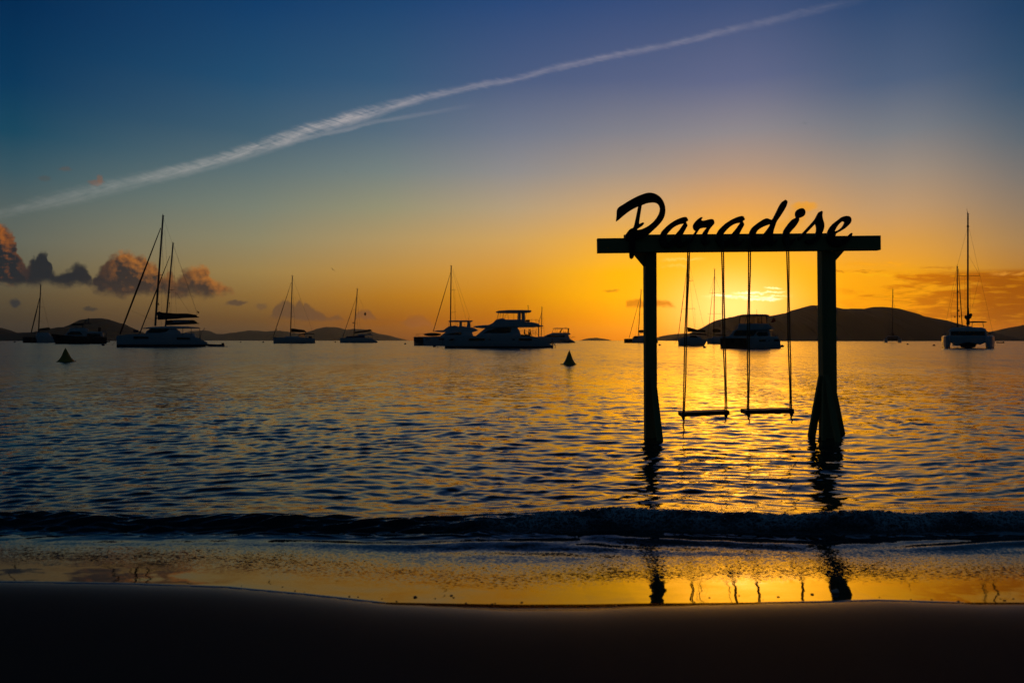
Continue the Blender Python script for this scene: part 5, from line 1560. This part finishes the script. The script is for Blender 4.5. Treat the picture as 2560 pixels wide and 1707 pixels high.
person('person sitting on the stern platform of the big power catamaran, legs over the edge', 1380, 860.5, 110, .4, 'dangle', 1, 1.05)
person('person sitting in the cockpit of the big power catamaran, left of the pair', 1311, 836, 110, 1.2, 'sit', 1)
person('left person of the pair seated at the back of the power catamaran cockpit', 1322, 836, 110, 1.4, 'sit', 1)
person('right person of the pair seated at the back of the power catamaran cockpit', 1326, 835.5, 110, 2.2, 'sit', -1)
person('person at the flybridge helm of the white power catamaran behind the swing ropes', 1881, 808, 108, .5, 'sit', -1)
person('left person seated aft on the glazed flybridge behind the swing ropes', 1896, 809, 108, .8, 'sit', 1)
person('right person seated aft on the glazed flybridge behind the swing ropes', 1905, 809, 108, 1.4, 'sit', -1)
person('left of three people on the flybridge of the smaller power catamaran', 1401, 833, 340, 1.0, 'sit', 1, 1.2)
person('middle of three people on the flybridge of the smaller power catamaran', 1409, 831.5, 340, 1.2, 'sit', 1, 1.2)
person('right of three people on the flybridge of the smaller power catamaran', 1414, 832, 340, 1.4, 'sit', -1, 1.2)


# ------------------------------------------------------------------ birds, pebbles, foam
def bird(label, px, py, D, span, bank):
    vs = []
    s = span / 2
    prof = [(-1, .16, .0), (-.55, .1, .2), (-.12, .0, .06), (0, 0, .0), (.12, 0, .06), (.55, .1, .2), (1, .16, .0)]
    fs = []
    for u_, bk, z_ in prof:
        ch = .2 * s * (1 - abs(u_) * .75)
        vs += [(u_ * s, -ch - bk * s * .2, z_ * s), (u_ * s, ch * .5 - bk * s, z_ * s + .02 * s), (u_ * s, ch * .2 - bk * s * .5, z_ * s - .03 * s)]
    for i in range(len(prof) - 1):
        a = i * 3; b = a + 3
        for k in range(3):
            fs.append([a + k, a + (k + 1) % 3, b + (k + 1) % 3, b + k])
    fs += [[2, 1, 0], [18, 19, 20]]
    b = MB(); b.addm(vs, fs)
    b.ell((0, -.05 * s, -.02 * s), (.09 * s, .42 * s, .08 * s), 8, 6)
    o = b.build('bird', M['bird'], None, False)
    p = at(px, py, D)
    o.location = p
    o.rotation_euler = (.3, bank, bank * 2)
    return tag(o, label, 'bird')


bird('dark bird flying above the single-hulled yacht with sprayhood', 832, 674, 150, 1.3, .5)
bird('tiny bird high under the contrail, left half of the sky', 864, 429, 200, 1.2, .2)
bird('tiny bird above the curl of the capital letter on the beam', 1602, 377, 180, 1.2, -.2)
bird('highest bird, far above the right end of the lettering', 2011, 309, 190, 1.3, .1)

PEB = [(470, 1457, 2.5), (603, 1464, 2.0), (706, 1467, 2.5), (737, 1477, 3), (760, 1480, 2), (873, 1491, 4), (895, 1492, 3), (955, 1497, 2.5), (991, 1503, 3.5), (1038, 1493, 7), (1088, 1496, 3), (1128, 1489, 5), (1134, 1494, 3.5), (1165, 1508, 4), (1137, 1510, 2), (1230, 1510, 4), (1238, 1508, 3), (1304, 1506, 4), (1333, 1516, 4), (1367, 1517, 5), (1418, 1513, 3), (1463, 1519, 3), (1540, 1515, 3),
       (1774, 1494, 3.5), (1848, 1489, 3), (1908, 1499, 2), (1946, 1492, 4), (2031, 1486, 6), (2199, 1493, 2.5), (2278, 1498, 2.5), (2330, 1499, 3), (2397, 1503, 4), (2436, 1508, 3), (2502, 1497, 2.5), (2512, 1501, 4), (2534, 1497, 3)]
gp = 'pebbles scattered along the wet sand'
for px, py, r in PEB:
    x, y, z = film_point(px, py)
    rr = r * y / F * .9
    b = MB()
    b.ell((0, 0, 0), (rr, rr * .8, rr * .42), 9, 6, .15)
    o = b.build('pebble', M['pebble'], None, True)
    o.location = (x, y, z + rr * .15)
    o.rotation_euler = (0, 0, random.uniform(0, 3))
    tag(o, 'small dark pebble lying on the wet sand at the edge of the wash', 'pebble', gp)
x, y, z = film_point(2088, 1482)
b = MB()
b.ell((0, 0, 0), (.017, .012, .009), 12, 8, .12)
b.ell((.008, .002, .006), (.008, .007, .006), 8, 6, .1)
o = b.build('shell', M['shell'], None, True)
o.location = (x, y, z + .006)
tag(o, 'pale shell lying in the reflection of the right swing post', 'shell')

# tumbling foam of the breaker: small droplets and bubbles
fm = MB()
fr = random.Random(3)
xs_ = np.linspace(-9, 9, 400)
for i in range(4200):
    x = fr.uniform(-.55, 6.5)
    if fr.random() > .25 + .75 * math.sin(x * 3.1 + 1.2 * math.sin(x * 1.3)) ** 2 or x < -.5 + fr.random() * .9: continue
    y0_ = 4.275 + 0.028 * float(fbm1(np.array([x]), 3, 3, 0.8)[0]) + 0.02 * float(fbm1(np.array([x]), 4, 3, 2.6)[0]) + 0.10 * max(-.4, min(1, (-x - 1.3) / 2))
    h0 = 0.074 + 0.004 * float(fbm1(np.array([x]), 5, 3, 1.7)[0])
    t = fr.random() ** .45
    tt = t * t * (3 - 2 * t)
    r = fr.choice([.0014, .0018, .002, .0026, .0034, .0045, .007])
    fm.ell((x, y0_ + .17 * t + fr.uniform(-.01, .03), h0 * tt + fr.uniform(-.005, .012) + .004), (r * fr.uniform(.8, 1.6), r, r * fr.uniform(.6, 1.0)), 6, 4, .1)
foam_m = mat('foam', (.5, .55, .6), .12, spec=.8, trans=.45)
o = fm.build('foam', foam_m, None, True)
tag(o, 'tumbling foam and droplets along the low breaker', 'foam', kind='stuff')

# ------------------------------------------------------------------ air
hb_ = MB()
hb_.box(-11500, 11500, -200, 7700, -4, 135)
hm = bpy.data.materials.new('haze')
hm.use_nodes = True
th = hm.node_tree
th.nodes.remove(th.nodes['Principled BSDF'])
pv = th.nodes.new('ShaderNodeVolumePrincipled')
pv.inputs['Color'].default_value = (.68, .70, .60, 1)
pv.inputs['Density'].default_value = 0.75e-4
pv.inputs['Anisotropy'].default_value = .72
th.links.new(pv.outputs[0], th.nodes['Material Output'].inputs['Volume'])
hz_o = hb_.build('haze', hm)
tag(hz_o, 'thin evening haze over the bay', 'haze', kind='stuff')
